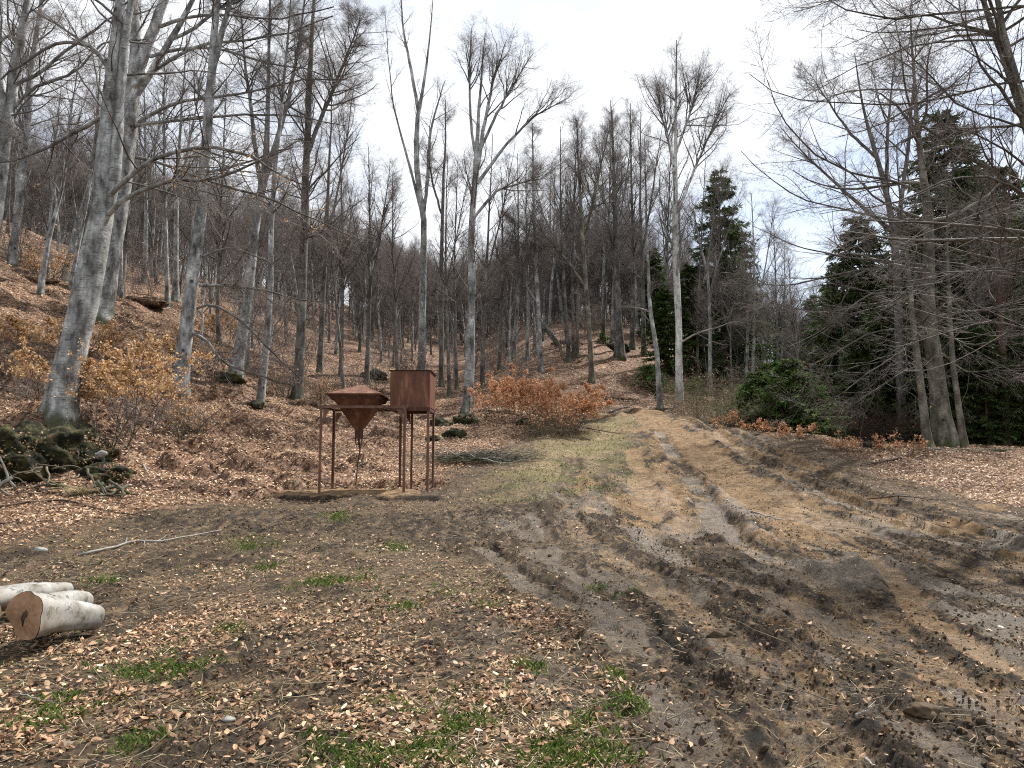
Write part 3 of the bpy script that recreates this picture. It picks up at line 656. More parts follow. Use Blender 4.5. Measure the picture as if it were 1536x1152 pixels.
def crown(mb, SP_, SR, L1, c, rng, limbs=None):
    """SP_ [S,n,3] stems; c: settings. Adds limbs, branches, twigs to mb."""
    H = c['H']
    n1 = c.get('n1', 30)
    sets = []
    if n1:
        p, d, r, t, i = sprout(SP_, SR, n1, c.get('t0', 0.4), 0.98, c.get('ang', 45), 12, rng, c.get('flat', 0.6), c.get('bias'), c.get('bexp', 0.9))
        L = c.get('l1', 0.24) * H * (1.12 - t) ** c.get('lexp', 0.7) * rng.uniform(0.55, 1.25, len(t))
        L = np.maximum(L, 0.4)
        P = grow(p, d, L, 9, c.get('wob', 0.13), c.get('trop', 0.06), rng)
        R = np.clip(np.minimum(r * 0.62, L * 0.0135 + 0.004), 0.006, 0.09)[:, None] * TAPER(9, 0.22)
        sets.append((P, R, L)); mb.tubes(P, R, 5)
    if limbs is not None and len(limbs):
        P = np.stack([resample(l, 12) for l in limbs]); R = P[:, :, 3]; P = P[:, :, :3]
        P = P + rng.normal(0, 0.025, P.shape) * np.linspace(0, 1, 12)[None, :, None]
        L = np.linalg.norm(np.diff(P, axis=1), axis=2).sum(1)
        mb.tubes(P, R, 6)
        # cut long limbs in two so that side branches are as dense as elsewhere
        P9 = np.stack([np.stack([np.interp(np.linspace(0, 11, 9), np.arange(12), p[:, k]) for k in range(3)], axis=1) for p in P])
        R9 = np.stack([np.interp(np.linspace(0, 11, 9), np.arange(12), r) for r in R])
        for _ in range(c.get('limbrep', 2)): sets.append((P9, R9, L))
    P = np.concatenate([s[0] for s in sets]); R = np.concatenate([s[1] for s in sets]); L1_ = np.concatenate([s[2] for s in sets])
    p, d, r, t, i = sprout(P, R, c.get('n2', 8), 0.12, 0.97, c.get('ang2', 42), 14, rng, c.get('flat2', 0.7))
    L = np.clip(c.get('l2', 0.42) * L1_[i] * (1.15 - t) * rng.uniform(0.5, 1.3, len(t)), 0.25, 2.6)
    m2 = c.get('m2', 6); P2 = grow(p, d, L, m2, 0.16, c.get('trop2', 0.05), rng); R2 = np.clip(np.minimum(r * 0.6, L * 0.011 + 0.002), 0.0034, 0.026)[:, None] * TAPER(m2, 0.35)
    mb.tubes(P2, R2, 3)
    # fine sprays of twigs on the branches and along the thin tops
    p, d, r, t, i = sprout(P2, R2, c.get('n3', 3), 0.1, 1.0, 38, 14, rng, 0.8)
    ls = np.clip(0.62 * L[i] * (1.2 - 0.6 * t), 0.28, 0.95) * rng.uniform(0.7, 1.3, len(t))
    p1, d1, r1_, t1, i1 = sprout(P, R, 3, 0.5, 1.0, 35, 12, rng, 0.8); l1 = np.clip(0.3 * L1_[i1], 0.3, 0.9) * rng.uniform(0.7, 1.3, len(t1))
    ns = c.get('ns', max(7, 24 // len(SP_))); p0, d0, r0_, t0_, i0 = sprout(SP_, SR, ns, 0.6, 1.0, 28, 10, rng, 1.0); l0 = rng.uniform(0.6, 1.3, len(t0_))
    p = np.concatenate([p, p1, p0]); d = unit(np.concatenate([d, d1, d0]) + [0, 0, c.get('trop3', 0.12)]); ls = np.concatenate([ls, l1, l0]) * c.get('ssc', 1.0)
    return p, d, ls, P2

def spray_mesh(seed, n1=9, n2=3, fine=True):
    """a flat spray of twigs growing along +Z, spreading in X"""
    rng = np.random.default_rng(seed); mb = MB()
    P = grow(np.zeros((1, 3)), np.array([[0, 0, 1.0]]), np.array([1.0]), 5 if fine else 3, 0.10, 0, rng); m = P.shape[1]
    R = np.full((1, 1), 0.0048) * TAPER(m, 0.45); mb.tubes(P, R, 3)
    t = np.linspace(0.12, 0.92, n1) + rng.normal(0, 0.02, n1); sg = np.where(np.arange(n1) % 2, 1, -1)
    f = t * (m - 1); i = np.minimum(f.astype(int), m - 2); fr = (f - i)[:, None]; p = P[0][i] * (1 - fr) + P[0][i + 1] * fr
    d = unit(np.stack([sg * 0.85, rng.normal(0, 0.35, n1), np.full(n1, 0.85)], axis=1)); L = (0.62 * (1.1 - t)) * rng.uniform(0.7, 1.3, n1)
    P2 = grow(p, d, L, 3 if fine else 2, 0.12, 0, rng) ; P2[:, -1, 2] += 0.04
    mb.tubes(P2, np.full((n1, 1), 0.0034) * TAPER(P2.shape[1], 0.6), 3)
    if n2:
        p, d, r, tt, ii = sprout(P2, np.ones(P2.shape[:2]), n2, 0.2, 1.0, 38, 10, rng, 1.0)
        P3 = grow(p, d, L[ii] * 0.5 * rng.uniform(0.6, 1.3, len(tt)), 2, 0.05, 0, rng); mb.tubes(P3, np.full((len(tt), 1), 0.0027) * TAPER(2, 0.6), 3)
    return mb
def spray_frames(d, rng):
    z = unit(d); x = np.cross(z, np.array([0.02, 0.01, 1.0]) + rng.normal(0, 0.35, z.shape)); x = unit(x); y = np.cross(z, x)
    return np.stack([x, y, z], axis=2)            # columns are the axes
SPRAYS = []
def spray_nodes():
    g = bpy.data.node_groups.new('twig_spray_nodes', 'GeometryNodeTree')
    g.interface.new_socket('Geometry', in_out='INPUT', socket_type='NodeSocketGeometry'); g.interface.new_socket('Geometry', in_out='OUTPUT', socket_type='NodeSocketGeometry')
    gi = g.nodes.new('NodeGroupInput'); go = g.nodes.new('NodeGroupOutput'); jn = g.nodes.new('GeometryNodeJoinGeometry')
    def na(n, t):
        q = g.nodes.new('GeometryNodeInputNamedAttribute'); q.data_type = t; q.inputs[0].default_value = n; return q.outputs[0]
    rot, scl, idx = na('rot', 'FLOAT_VECTOR'), na('scl', 'FLOAT'), g.nodes.new('GeometryNodeInputIndex').outputs[0]
    er = g.nodes.new('FunctionNodeEulerToRotation'); g.links.new(rot, er.inputs[0])
    for i in range(4):
        me = spray_mesh(900 + i).build('twig_spray', M['spray'], None); COL.objects.unlink(me); SPRAYS.append(me)
        oi = g.nodes.new('GeometryNodeObjectInfo'); oi.inputs['Object'].default_value = me; oi.inputs['As Instance'].default_value = True
        md = g.nodes.new('ShaderNodeMath'); md.operation = 'MODULO'; g.links.new(idx, md.inputs[0]); md.inputs[1].default_value = 4
        cp = g.nodes.new('FunctionNodeCompare'); cp.data_type = 'FLOAT'; cp.operation = 'EQUAL'; g.links.new(md.outputs[0], cp.inputs[0]); cp.inputs[1].default_value = float(i); cp.inputs['Epsilon'].default_value = 0.1
        ip = g.nodes.new('GeometryNodeInstanceOnPoints'); g.links.new(gi.outputs[0], ip.inputs['Points']); g.links.new(cp.outputs[0], ip.inputs['Selection']); g.links.new(oi.outputs['Geometry'], ip.inputs['Instance'])
        g.links.new(er.outputs[0], ip.inputs['Rotation']); g.links.new(scl, ip.inputs['Scale']); g.links.new(ip.outputs[0], jn.inputs[0])
    g.links.new(jn.outputs[0], go.inputs[0]); return g
SPRAY_G = []
def spray_object(p, d, ls, root, base, rng):
    if not SPRAY_G: SPRAY_G.append(spray_nodes())
    Rm = spray_frames(d, rng)
    eu = np.stack([np.arctan2(Rm[:, 2, 1], Rm[:, 2, 2]), np.arcsin(np.clip(-Rm[:, 2, 0], -1, 1)), np.arctan2(Rm[:, 1, 0], Rm[:, 0, 0])], axis=1)
    me = bpy.data.meshes.new('twigs'); me.vertices.add(len(p)); me.vertices.foreach_set('co', (p - base).astype(np.float32).ravel())
    a = me.attributes.new('rot', 'FLOAT_VECTOR', 'POINT'); a.data.foreach_set('vector', eu.astype(np.float32).ravel())
    a = me.attributes.new('scl', 'FLOAT', 'POINT'); a.data.foreach_set('value', ls.astype(np.float32))
    o = bpy.data.objects.new('twigs', me); COL.objects.link(o); o.parent = root; o['kind'] = 'stuff'
    o.modifiers.new('sprays', 'NODES').node_group = SPRAY_G[0]; return o
_BK = {}
def spray_bake(mb, p, d, ls, rng, n1=5, n2=2):
    key = (n1, n2)
    if key not in _BK: _BK[key] = [spray_mesh(950 + i, n1, n2, False) for i in range(4)]
    Rm = spray_frames(d, rng); w_ = rng.integers(0, 4, len(p))
    for i, t in enumerate(_BK[key]):
        V = np.concatenate(t.V); Fq = np.concatenate(t.F[4]); m = w_ == i; n = m.sum()
        if not n: continue
        VV = np.einsum('nij,vj->nvi', Rm[m], V) * ls[m][:, None, None] + p[m][:, None, :]
        mb.add(VV.reshape(-1, 3), (np.arange(n)[:, None, None] * len(V) + Fq[None]).reshape(-1, 4), 0.0036)

def flare(R, P, amt=0.5, h=0.5):
    z = P[:, 2] - P[0, 2]; return R * (1 + amt * np.exp(-np.clip(z, 0, 99) / h))
def tree_object(name, label, cat, stems, cfg, bark, base, group=None, limbs=None, leafy=None, seed=1, k=12, loc=True):
    """stems: list of arrays [m,4] (x,y,z,r) in world; first starts at base"""
    rng = np.random.default_rng(seed)
    base = np.asarray(base, float)
    root = empty(name, tuple(base)); tag(root, label, cat, group)
    tr = MB(); SPs, SRs = [], []
    for si, s in enumerate(stems):
        q = resample(s, 16); P = q[:, :3]; R = q[:, 3] * (1 - 0.5 * np.linspace(0, 1, 16) ** 3)
        P[1:-1, :2] += rng.normal(0, 0.012, (14, 2))
        if si == 0:
            up = np.concatenate([P[:1] - [0, 0, 0.35], P[:1], P[:1] + (P[1] - P[0]) * 0.12, P[:1] + (P[1] - P[0]) * 0.35, P[1:]])
            RR = np.concatenate([R[:1], R[:1], R[:1], R[:1] * 0.97, R[1:]]); RR = flare(RR, np.maximum(up, [[-1e9, -1e9, P[0, 2]]]), cfg.get('flare', 0.55), 0.35 + R[0])
            lob = 1 + (0.16 * np.exp(-np.clip(up[:, 2] - P[0, 2], 0, 99) / 0.4))[:, None] * np.sin(np.arange(k) * 2 * PI / k * 3 + seed)[None] + rng.normal(0, 0.02, (len(RR), k))
            tr.tubes(up[None], (RR[:, None] * lob)[None], k)
        else:
            tr.tubes(P[None], (R[:, None] * (1 + rng.normal(0, 0.02, (16, k))))[None], k)
        SPs.append(P); SRs.append(R)
    tr.build('trunk', bark, root, loc=base)
    cb = MB(); sp_, sd_, sl_, P3 = crown(cb, np.stack(SPs), np.stack(SRs), None, cfg, rng, limbs)
    if cfg.get('bake'):
        spray_bake(cb, sp_, sd_, sl_, rng)
        cb.build('crown', bark, root, loc=base)
    else:
        cb.build('crown', bark, root, loc=base)
        spray_object(sp_, sd_, sl_, root, base, rng)
    if leafy:
        m, cnt, lo, hi = leafy
        pts = P3.reshape(-1, 3); sel = (pts[:, 2] > base[2] + lo) & (pts[:, 2] < base[2] + hi); pts = pts[sel]
        if len(pts):
            C = pts[rng.integers(0, len(pts), cnt)] + rng.normal(0, 0.05, (cnt, 3))
            lb = MB(); leaf_quads(lb, C, unit(rng.normal(size=(cnt, 3)) + [0, 0, 0.8]), rng.uniform(0.04, 0.075, cnt), rng.random(cnt), rng)
            lb.build('leaves', m, root, smooth=False, loc=base)
    return root
KIDS = {}
def copy_thing(src, loc, rz=0.0, sc=1.0, label=None, tilt=(0, 0), cat=None, group=None):
    c = src.copy(); COL.objects.link(c); c.location = loc; c.rotation_euler = (tilt[0], tilt[1], rz); c.scale = (sc, sc, sc) if not hasattr(sc, '__len__') else sc
    if label: c['label'] = label
    if cat: c['category'] = cat
    if group: c['group'] = group
    if src.name not in KIDS: KIDS[src.name] = list(src.children)
    for ch in KIDS[src.name]:
        d = ch.copy(); COL.objects.link(d); d.parent = c
    return c

litter()

def pxstem(pts, Y, base=None, dY=0.0, lw=1.0):
    """polyline of (px,py,width in px) at depth Y (+dY towards its end) -> world x,y,z,r"""
    out = []
    for i, (px, py, w_) in enumerate(pts):
        y = Y + dY * i / max(1, len(pts) - 1)
        p = W(px, py, y)
        if i == 0 and base is not None: p = np.asarray(base, float)
        out.append([*p, max(0.006, w_ * lw * 0.42 * y / F)])
    return np.array(out)
def hero(name, label, stems, bark='beech', limbs=None, Y=None, seed=1, cfg=None, leafy=None, dY=0.0, group=None, k=12):
    px, py, w_ = stems[0][0]; g = GP(px, py) if Y is None else W(px, py, Y); Y = float(g[1])
    base = np.array([g[0], g[1], gz1(g[0], g[1]) - 0.03])
    S = [pxstem(stems[0], Y, base, dY)] + [pxstem(s, Y, None, 0.0) for s in stems[1:]]
    c = dict(H=float(S[0][-1, 2] - base[2])); c.update(cfg or {})
    Ls = []
    for l in (limbs or []):
        dy = 0.0
        if isinstance(l[0], (int, float)): dy, l = l[0], l[1]
        Ls.append(pxstem(l, Y, None, dy, c.get('lw', 0.8)))
    return tree_object(name, label, 'tree', S, c, M[bark], base, group, Ls, leafy, seed, k)

# --- large trees by the clearing, traced one by one ---------------------------
B = 'beech_tree'
hero(B, 'stout leaning grey beech on the mossy bank, nearest trunk on the left slope',
     [[(88, 630, 46), (100, 560, 45), (118, 490, 46), (138, 400, 48), (152, 330, 40), (156, 240, 30), (165, 150, 27), (176, 50, 24), (190, -80, 18), (200, -250, 8)],
      [(150, 345, 22), (165, 300, 22), (176, 240, 20), (178, 150, 18), (188, 60, 15), (205, -60, 11), (225, -220, 5)]],
     limbs=[(-1.5, [(150, 350, 14), (165, 312, 12), (205, 288, 11), (262, 270, 9), (330, 270, 7), (385, 240, 5), (440, 222, 3)]),
            (-2.0, [(158, 300, 13), (185, 272, 12), (230, 236, 10), (300, 220, 9), (362, 226, 7), (400, 250, 5), (460, 280, 3)]),
            (-1, [(205, 236, 8), (245, 245, 7), (320, 275, 6), (400, 296, 5), (470, 330, 3), (540, 360, 2)]),
            (1.0, [(160, 170, 12), (130, 190, 10), (80, 215, 8), (30, 240, 6), (-40, 250, 4)]),
            (0.5, [(168, 110, 12), (140, 70, 10), (90, 60, 8), (40, 90, 6), (0, 120, 4)])],
     seed=5, cfg=dict(H=11, n1=14, t0=0.5, l1=0.3, ang=52, n2=7, n3=3), leafy=(M['gold_leaf'], 260, 2.5, 6.0), k=18)
hero(B, 'tall beech just behind the leaning grey one, with long limbs reaching right',
     [[(150, 480, 30), (165, 400, 31), (178, 320, 30), (188, 240, 30), (197, 160, 29), (206, 90, 26), (200, 20, 18), (195, -80, 14), (190, -230, 6)],
      [(205, 110, 20), (228, 50, 19), (250, -10, 16), (275, -90, 12), (310, -220, 5)],
      [(200, 150, 12), (220, 120, 12), (262, 50, 11), (300, -20, 8), (350, -120, 4)]],
     limbs=[(-2, [(196, 192, 10), (225, 172, 9), (265, 152, 8), (320, 146, 7), (380, 138, 5), (450, 120, 4), (520, 118, 2)]),
            (-2, [(196, 190, 10), (230, 184, 9), (290, 178, 7), (360, 172, 6), (440, 172, 4), (520, 190, 2)]),
            (-1.5, [(180, 150, 11), (205, 125, 10), (245, 95, 9), (300, 66, 8), (360, 62, 6), (430, 50, 4), (500, 25, 3)]),
            (-2, [(225, 85, 9), (270, 72, 8), (330, 72, 6), (400, 95, 5), (470, 105, 3), (540, 140, 2)]),
            (-2, [(240, 40, 9), (280, 25, 8), (340, 22, 6), (420, 30, 4), (500, 10, 3)]),
            (-1, [(255, 60, 9), (290, 45, 8), (330, 10, 7), (400, -20, 5), (480, -40, 3)]),
            (1, [(200, 130, 9), (170, 95, 8), (120, 60, 6), (60, 20, 5), (10, 0, 3)])],
     seed=6, cfg=dict(H=13, n1=12, t0=0.55, l1=0.3, ang=52, n2=8, n3=3), k=16)
hero(B, 'straight grey beech above the golden leafed saplings, pale low limbs on its right side',
     [[(268, 590, 26), (280, 500, 25), (292, 400, 23), (302, 300, 21), (310, 200, 19), (318, 100, 17), (326, 0, 14), (332, -100, 9), (338, -200, 5)],
      [(314, 130, 12), (330, 60, 11), (352, -20, 9), (380, -120, 4)]],
     limbs=[(-1.5, [(300, 428, 8), (340, 428, 7), (400, 436, 5), (450, 450, 3), (490, 452, 2)]), (-1, [(296, 462, 7), (320, 455, 6), (360, 480, 5), (410, 530, 4), (460, 575, 2)]),
            (-1, [(290, 500, 8), (310, 510, 7), (335, 545, 6), (380, 562, 4), (435, 578, 3)]), (0, [(300, 385, 6), (345, 370, 5), (400, 390, 3), (440, 420, 2)]),
            (0, [(304, 260, 7), (350, 250, 6), (410, 230, 4), (470, 200, 2)])],
     seed=8, cfg=dict(H=14, n1=34, t0=0.42, l1=0.2, ang=48, n3=4, n4=2))
hero(B, 'grey beech with a bright lichen flecked trunk, right of the straight slope beech',
     [[(352, 572, 20), (368, 480, 19), (376, 400, 18), (384, 330, 16), (396, 270, 16), (400, 220, 11), (402, 150, 9), (404, 60, 7), (406, -60, 4)], [(396, 275, 10), (412, 220, 10), (432, 150, 8), (450, 60, 6), (462, -40, 3)], [(392, 290, 9), (384, 230, 8), (376, 160, 7), (366, 80, 5), (360, 0, 3)]],
     seed=9, cfg=dict(H=13, n1=20, t0=0.3, l1=0.2, ang=40, n3=4))
hero(B, 'slim mossy footed beech at the lower edge of the left slope',
     [[(390, 610, 13), (400, 520, 13), (405, 440, 11), (406, 360, 10), (412, 260, 9), (424, 150, 7), (434, 40, 5), (440, -60, 3)]], seed=10, cfg=dict(H=12, n1=34, t0=0.3, l1=0.2, n3=4))
hero(B, 'dark straight tree rising behind the slim slope beech, dense fine crown',
     [[(446, 592, 17), (452, 480, 16), (456, 360, 15), (460, 240, 14), (464, 120, 12), (470, 20, 9), (476, -80, 5)], [(460, 235, 8), (480, 180, 8), (510, 110, 6), (540, 30, 4)]], 'dark_bark', seed=12, cfg=dict(H=15, n1=44, t0=0.3, l1=0.22, n3=5, ang=50))
hero(B, 'pale beech trunk rising behind the rusty box, forked into tall thin tops',
     [[(632, 570, 14), (633, 500, 13), (635, 400, 12), (636, 330, 11), (626, 270, 12), (624, 210, 11), (628, 165, 9), (640, 100, 6), (648, 20, 3), (650, -10, 2)],
      [(628, 170, 7), (618, 110, 6), (604, 40, 4), (600, -20, 2)], [(636, 320, 6), (642, 260, 7), (645, 200, 5), (655, 160, 4), (668, 120, 2)], [(634, 325, 5), (612, 240, 5), (590, 160, 3), (582, 80, 2), (578, 20, 1.5)]],
     seed=14, cfg=dict(H=14, n1=11, t0=0.35, l1=0.17, ang=28, n2=5, n3=1, trop=0.08, ns=6))
hero(B, 'thin bare beech between the forked pale beech and the double trunk',
     [[(662, 582, 8), (662, 480, 8), (662, 400, 7), (664, 300, 7), (668, 220, 5), (668, 150, 3)], [(662, 320, 4), (650, 280, 4), (640, 220, 2)]], 'dark_bark', seed=15, cfg=dict(H=12, n1=18, t0=0.35, l1=0.16, n3=3, n4=1))
hero(B, 'tall double trunked beech with a wide fan crown against the white sky',
     [[(698, 614, 12), (704, 520, 11), (707, 420, 11), (708, 330, 12), (712, 270, 12), (716, 200, 9), (722, 120, 6), (728, 50, 3)],
      [(707, 612, 10), (708, 520, 10), (710, 430, 9), (708, 350, 9)],
      [(714, 270, 8), (724, 200, 7), (740, 120, 5), (760, 60, 2)], [(714, 240, 6), (706, 180, 5), (704, 100, 4), (708, 40, 2)], [(716, 275, 7), (760, 215, 5), (800, 175, 4), (850, 148, 2)], [(716, 235, 6), (745, 170, 5), (780, 110, 3), (800, 80, 2)],
      [(712, 325, 6), (745, 285, 5), (790, 272, 3), (815, 268, 2)]],
     seed=17, cfg=dict(H=14, n1=13, t0=0.4, ang=28, n2=7, n3=2, l1=0.24, trop=0.06, flat=1.0))
hero(B, 'slender beech with a pale foot beside the orange beech bush',
     [[(812, 560, 9), (808, 480, 8), (804, 400, 8), (801, 320, 7), (800, 250, 5), (799, 185, 3)], [(806, 455, 4), (790, 430, 3), (775, 380, 3), (770, 320, 2)]], seed=19, cfg=dict(H=13, n1=40, t0=0.3, l1=0.16, n3=4))
hero(B, 'white barked beech at the end of the muddy track, with a round fine crown',
     [[(1018, 612, 14), (1019, 560, 13), (1018, 480, 12), (1014, 400, 13), (1012, 320, 11), (1013, 240, 9), (1014, 160, 7), (1015, 60, 3)], [(1013, 330, 6), (1035, 270, 5), (1065, 200, 4), (1095, 140, 2)], [(1013, 260, 5), (1000, 200, 4), (985, 140, 2)], [(1014, 230, 5), (1035, 170, 4), (1050, 110, 2)]],
     'pale_bark', limbs=[(-1.5, [(1024, 512, 5), (1045, 500, 4), (1085, 488, 3), (1120, 478, 2)])],
     seed=21, cfg=dict(H=15, n1=26, t0=0.34, l1=0.24, ang=36, n2=8, n3=2, trop=0.06, ns=8))
hero(B, 'thin curved grey beech left of the white barked beech',
     [[(990, 612, 9), (988, 560, 9), (982, 510, 8), (975, 465, 7), (972, 420, 6), (970, 340, 5), (968, 260, 3), (966, 200, 2)]], limbs=[[(976, 468, 5), (955, 462, 4), (930, 460, 2)]], seed=22, cfg=dict(H=12, n1=34, t0=0.3, l1=0.16, n3=3))
hero(B, 'olive grey beech standing on the little knoll behind the orange bush',
     [[(888, 575, 9), (884, 500, 9), (878, 420, 8), (872, 330, 8), (868, 250, 5), (865, 180, 3)], [(878, 430, 5), (850, 390, 4), (815, 350, 3), (800, 320, 2)], [(876, 360, 5), (890, 300, 5), (905, 230, 3), (915, 190, 2)]], 'olive_bark', seed=23, cfg=dict(H=13, n1=26, t0=0.25, l1=0.2, n3=4, ang=40))
hero(B, 'thick dark trunk on top of the knoll, right of its centre',
     [[(930, 538, 17), (926, 460, 14), (924, 380, 12), (922, 300, 9), (920, 220, 5), (918, 165, 3)]], 'dark_bark', seed=24, cfg=dict(H=15, n1=50, t0=0.3, l1=0.18, n3=4))
SWEEP = [(-2.5, [(1408, 330, 11), (1340, 330, 9), (1280, 318, 7), (1200, 300, 5), (1150, 262, 3), (1110, 225, 2)]),
         (-3.0, [(1404, 300, 11), (1340, 270, 9), (1280, 262, 8), (1220, 230, 6), (1170, 175, 4), (1150, 120, 2)]),
         (-2.5, [(1400, 400, 10), (1340, 392, 8), (1270, 386, 6), (1200, 372, 4), (1130, 340, 2)]),
         (-2.0, [(1395, 460, 8), (1340, 450, 7), (1290, 460, 5), (1220, 470, 4), (1150, 452, 2)]),
         (-3.0, [(1398, 440, 9), (1330, 400, 7), (1260, 410, 6), (1180, 430, 4), (1110, 420, 2)]),
         (-3.0, [(1400, 500, 8), (1350, 492, 6), (1300, 500, 5), (1240, 540, 4), (1190, 600, 2)]),
         (-2.0, [(1405, 480, 8), (1350, 530, 6), (1300, 560, 5), (1250, 600, 3), (1210, 610, 2)]),
         (-2.5, [(1400, 540, 7), (1350, 560, 5), (1290, 600, 4), (1250, 620, 2)]),
         (-3.0, [(1412, 420, 9), (1460, 400, 8), (1510, 400, 6), (1580, 380, 4)]), (-3.0, [(1412, 460, 9), (1460, 470, 8), (1520, 455, 6), (1600, 440, 4)]),
         (-3.5, [(1408, 500, 8), (1460, 520, 7), (1510, 505, 5), (1580, 500, 3)]), (-3.0, [(1405, 360, 10), (1450, 330, 9), (1500, 320, 7), (1570, 290, 5)]),
         (-3.0, [(1412, 530, 7), (1450, 560, 5), (1500, 555, 4), (1560, 570, 2)]), (-4, [(1402, 420, 8), (1370, 440, 7), (1300, 440, 5), (1230, 500, 3), (1180, 520, 2)])]
hero(B, 'mossy kneed beech in front of the dark spruces, its limbs sweeping low and wide',
     [[(1418, 678, 36), (1410, 620, 30), (1404, 560, 27), (1394, 490, 24), (1390, 430, 22), (1396, 360, 19), (1388, 290, 15), (1376, 200, 11), (1370, 100, 7), (1366, 10, 4)]],
     'olive_bark', limbs=SWEEP, seed=27, cfg=dict(H=11, n1=34, t0=0.25, l1=0.46, lexp=0.3, ang=76, flat=0.35, trop=0.01, n2=6, n3=2, flat2=0.5, trop2=0.0, limbrep=2, lw=0.55, trop3=0.0, l2=0.6, ns=14), leafy=(M['orange_leaf'], 120, 1.0, 5.0), k=18)
hero(B, 'leaning grey stem close behind the mossy kneed beech',
     [[(1392, 668, 14), (1384, 600, 13), (1376, 540, 12), (1368, 480, 10), (1362, 400, 8), (1350, 300, 5), (1345, 220, 3)]], 'olive_bark', seed=28, Y=23.5, cfg=dict(H=10, n1=14, t0=0.3, l1=0.3, ang=65, flat=0.4, n2=5, n3=2, trop=0.01))
hero(B, 'slim olive grey trunk right of the mossy kneed beech',
     [[(1447, 674, 11), (1438, 610, 10), (1428, 540, 9), (1424, 460, 8), (1420, 360, 6), (1418, 260, 3)]], 'olive_bark', seed=29, Y=23.8, cfg=dict(H=10, n1=12, t0=0.3, l1=0.26, ang=60, n2=5, n3=2, flat=0.4))
hero(B, 'brownish many stemmed tree spreading above the right hand thicket',
     [[(1352, 640, 16), (1350, 520, 15), (1346, 420, 14), (1340, 340, 13), (1326, 270, 11), (1306, 210, 9), (1292, 150, 6), (1282, 80, 3)], [(1344, 380, 9), (1352, 300, 8), (1362, 220, 7), (1370, 130, 4), (1374, 50, 2)], [(1340, 350, 8), (1270, 290, 6), (1215, 240, 4), (1170, 190, 2)], [(1330, 285, 7), (1330, 220, 6), (1335, 150, 4), (1345, 70, 2)], [(1318, 240, 6), (1275, 200, 5), (1240, 150, 3), (1215, 110, 2)]],
     'dark_bark', seed=30, Y=29, cfg=dict(H=14, n1=14, t0=0.35, l1=0.2, ang=48, n2=7, n3=3, ns=12))
hero(B, 'near beech at the right edge, its twin trunks leaning in with long level limbs',
     [[(1700, 700, 40), (1650, 520, 34), (1590, 330, 27), (1545, 210, 20), (1515, 110, 15), (1480, 20, 12), (1455, -60, 9), (1440, -200, 5)], [(1560, 250, 18), (1535, 150, 15), (1505, 50, 12), (1490, -40, 9), (1480, -180, 5)]],
     'olive_bark', limbs=[(-1, [(1560, 120, 9), (1500, 124, 8), (1440, 140, 7), (1380, 156, 6), (1300, 158, 5), (1230, 152, 4), (1160, 138, 3), (1120, 110, 2)]),
            (-1, [(1600, 10, 10), (1520, 10, 9), (1450, 16, 8), (1390, 24, 7), (1330, 30, 6), (1280, 18, 5), (1240, 0, 3), (1200, -30, 2)]),
            (-2, [(1610, 350, 10), (1540, 290, 8), (1480, 262, 7), (1420, 268, 6), (1360, 300, 5), (1300, 310, 3), (1230, 318, 2)]),
            (-1, [(1590, 300, 9), (1530, 240, 7), (1470, 200, 5), (1400, 190, 4), (1330, 200, 2)]),
            (-2, [(1560, 200, 8), (1500, 180, 7), (1440, 160, 5), (1380, 100, 4), (1330, 50, 2)]),
            (-1, [(1500, 60, 8), (1440, 60, 7), (1380, 66, 5), (1310, 90, 4), (1240, 120, 2)]), (-1, [(1480, 0, 8), (1420, -10, 6), (1340, -20, 5), (1260, -5, 3), (1190, 20, 2)]),
            (-2.5, [(1640, 480, 10), (1570, 420, 8), (1500, 400, 6), (1430, 410, 5), (1360, 420, 3)]), (-2, [(1640, 500, 10), (1560, 500, 8), (1490, 480, 6), (1420, 500, 4), (1350, 520, 2)])],
     seed=31, Y=14.5, cfg=dict(H=11, n1=22, t0=0.3, l1=0.4, ang=65, flat=0.4, bias=(-0.7, -0.2, 0), n2=6, n3=2, trop=0.02, lw=0.6, limbrep=2, l2=0.5, ns=12), k=14)
hero(B, 'thick grey beech cut by the left edge, leaning right high on the slope',
     [[(-20, 400, 26), (-5, 300, 25), (8, 200, 23), (20, 120, 20), (34, 40, 17), (50, -40, 13), (70, -150, 6)], [(10, 190, 12), (0, 120, 12), (-8, 40, 10), (-10, -60, 6)]], limbs=[[(18, 130, 9), (60, 110, 8), (100, 75, 7), (140, 45, 5), (190, 10, 3)], [(5, 180, 8), (50, 130, 7), (110, 110, 6), (160, 60, 4), (220, 60, 3)]],
     seed=33, Y=21, cfg=dict(H=13, n1=24, t0=0.35, l1=0.25, n3=4))
hero(B, 'slim grey beech beside the left edge beech, whitish patches low down',
     [[(22, 338, 13), (32, 270, 13), (40, 190, 12), (46, 110, 11), (58, 30, 9), (70, -60, 6), (80, -160, 3)]], seed=34, Y=29, cfg=dict(H=14, n1=40, t0=0.3, l1=0.24, n3=4, ang=50))
hero(B, 'leaning stubby grey trunk on the bank above the big beech pair',
     [[(100, 384, 12), (115, 340, 12), (130, 300, 11), (140, 250, 9), (146, 180, 6), (150, 100, 4)]], seed=35, Y=31, cfg=dict(H=10, n1=30, t0=0.3, l1=0.22, n3=4))
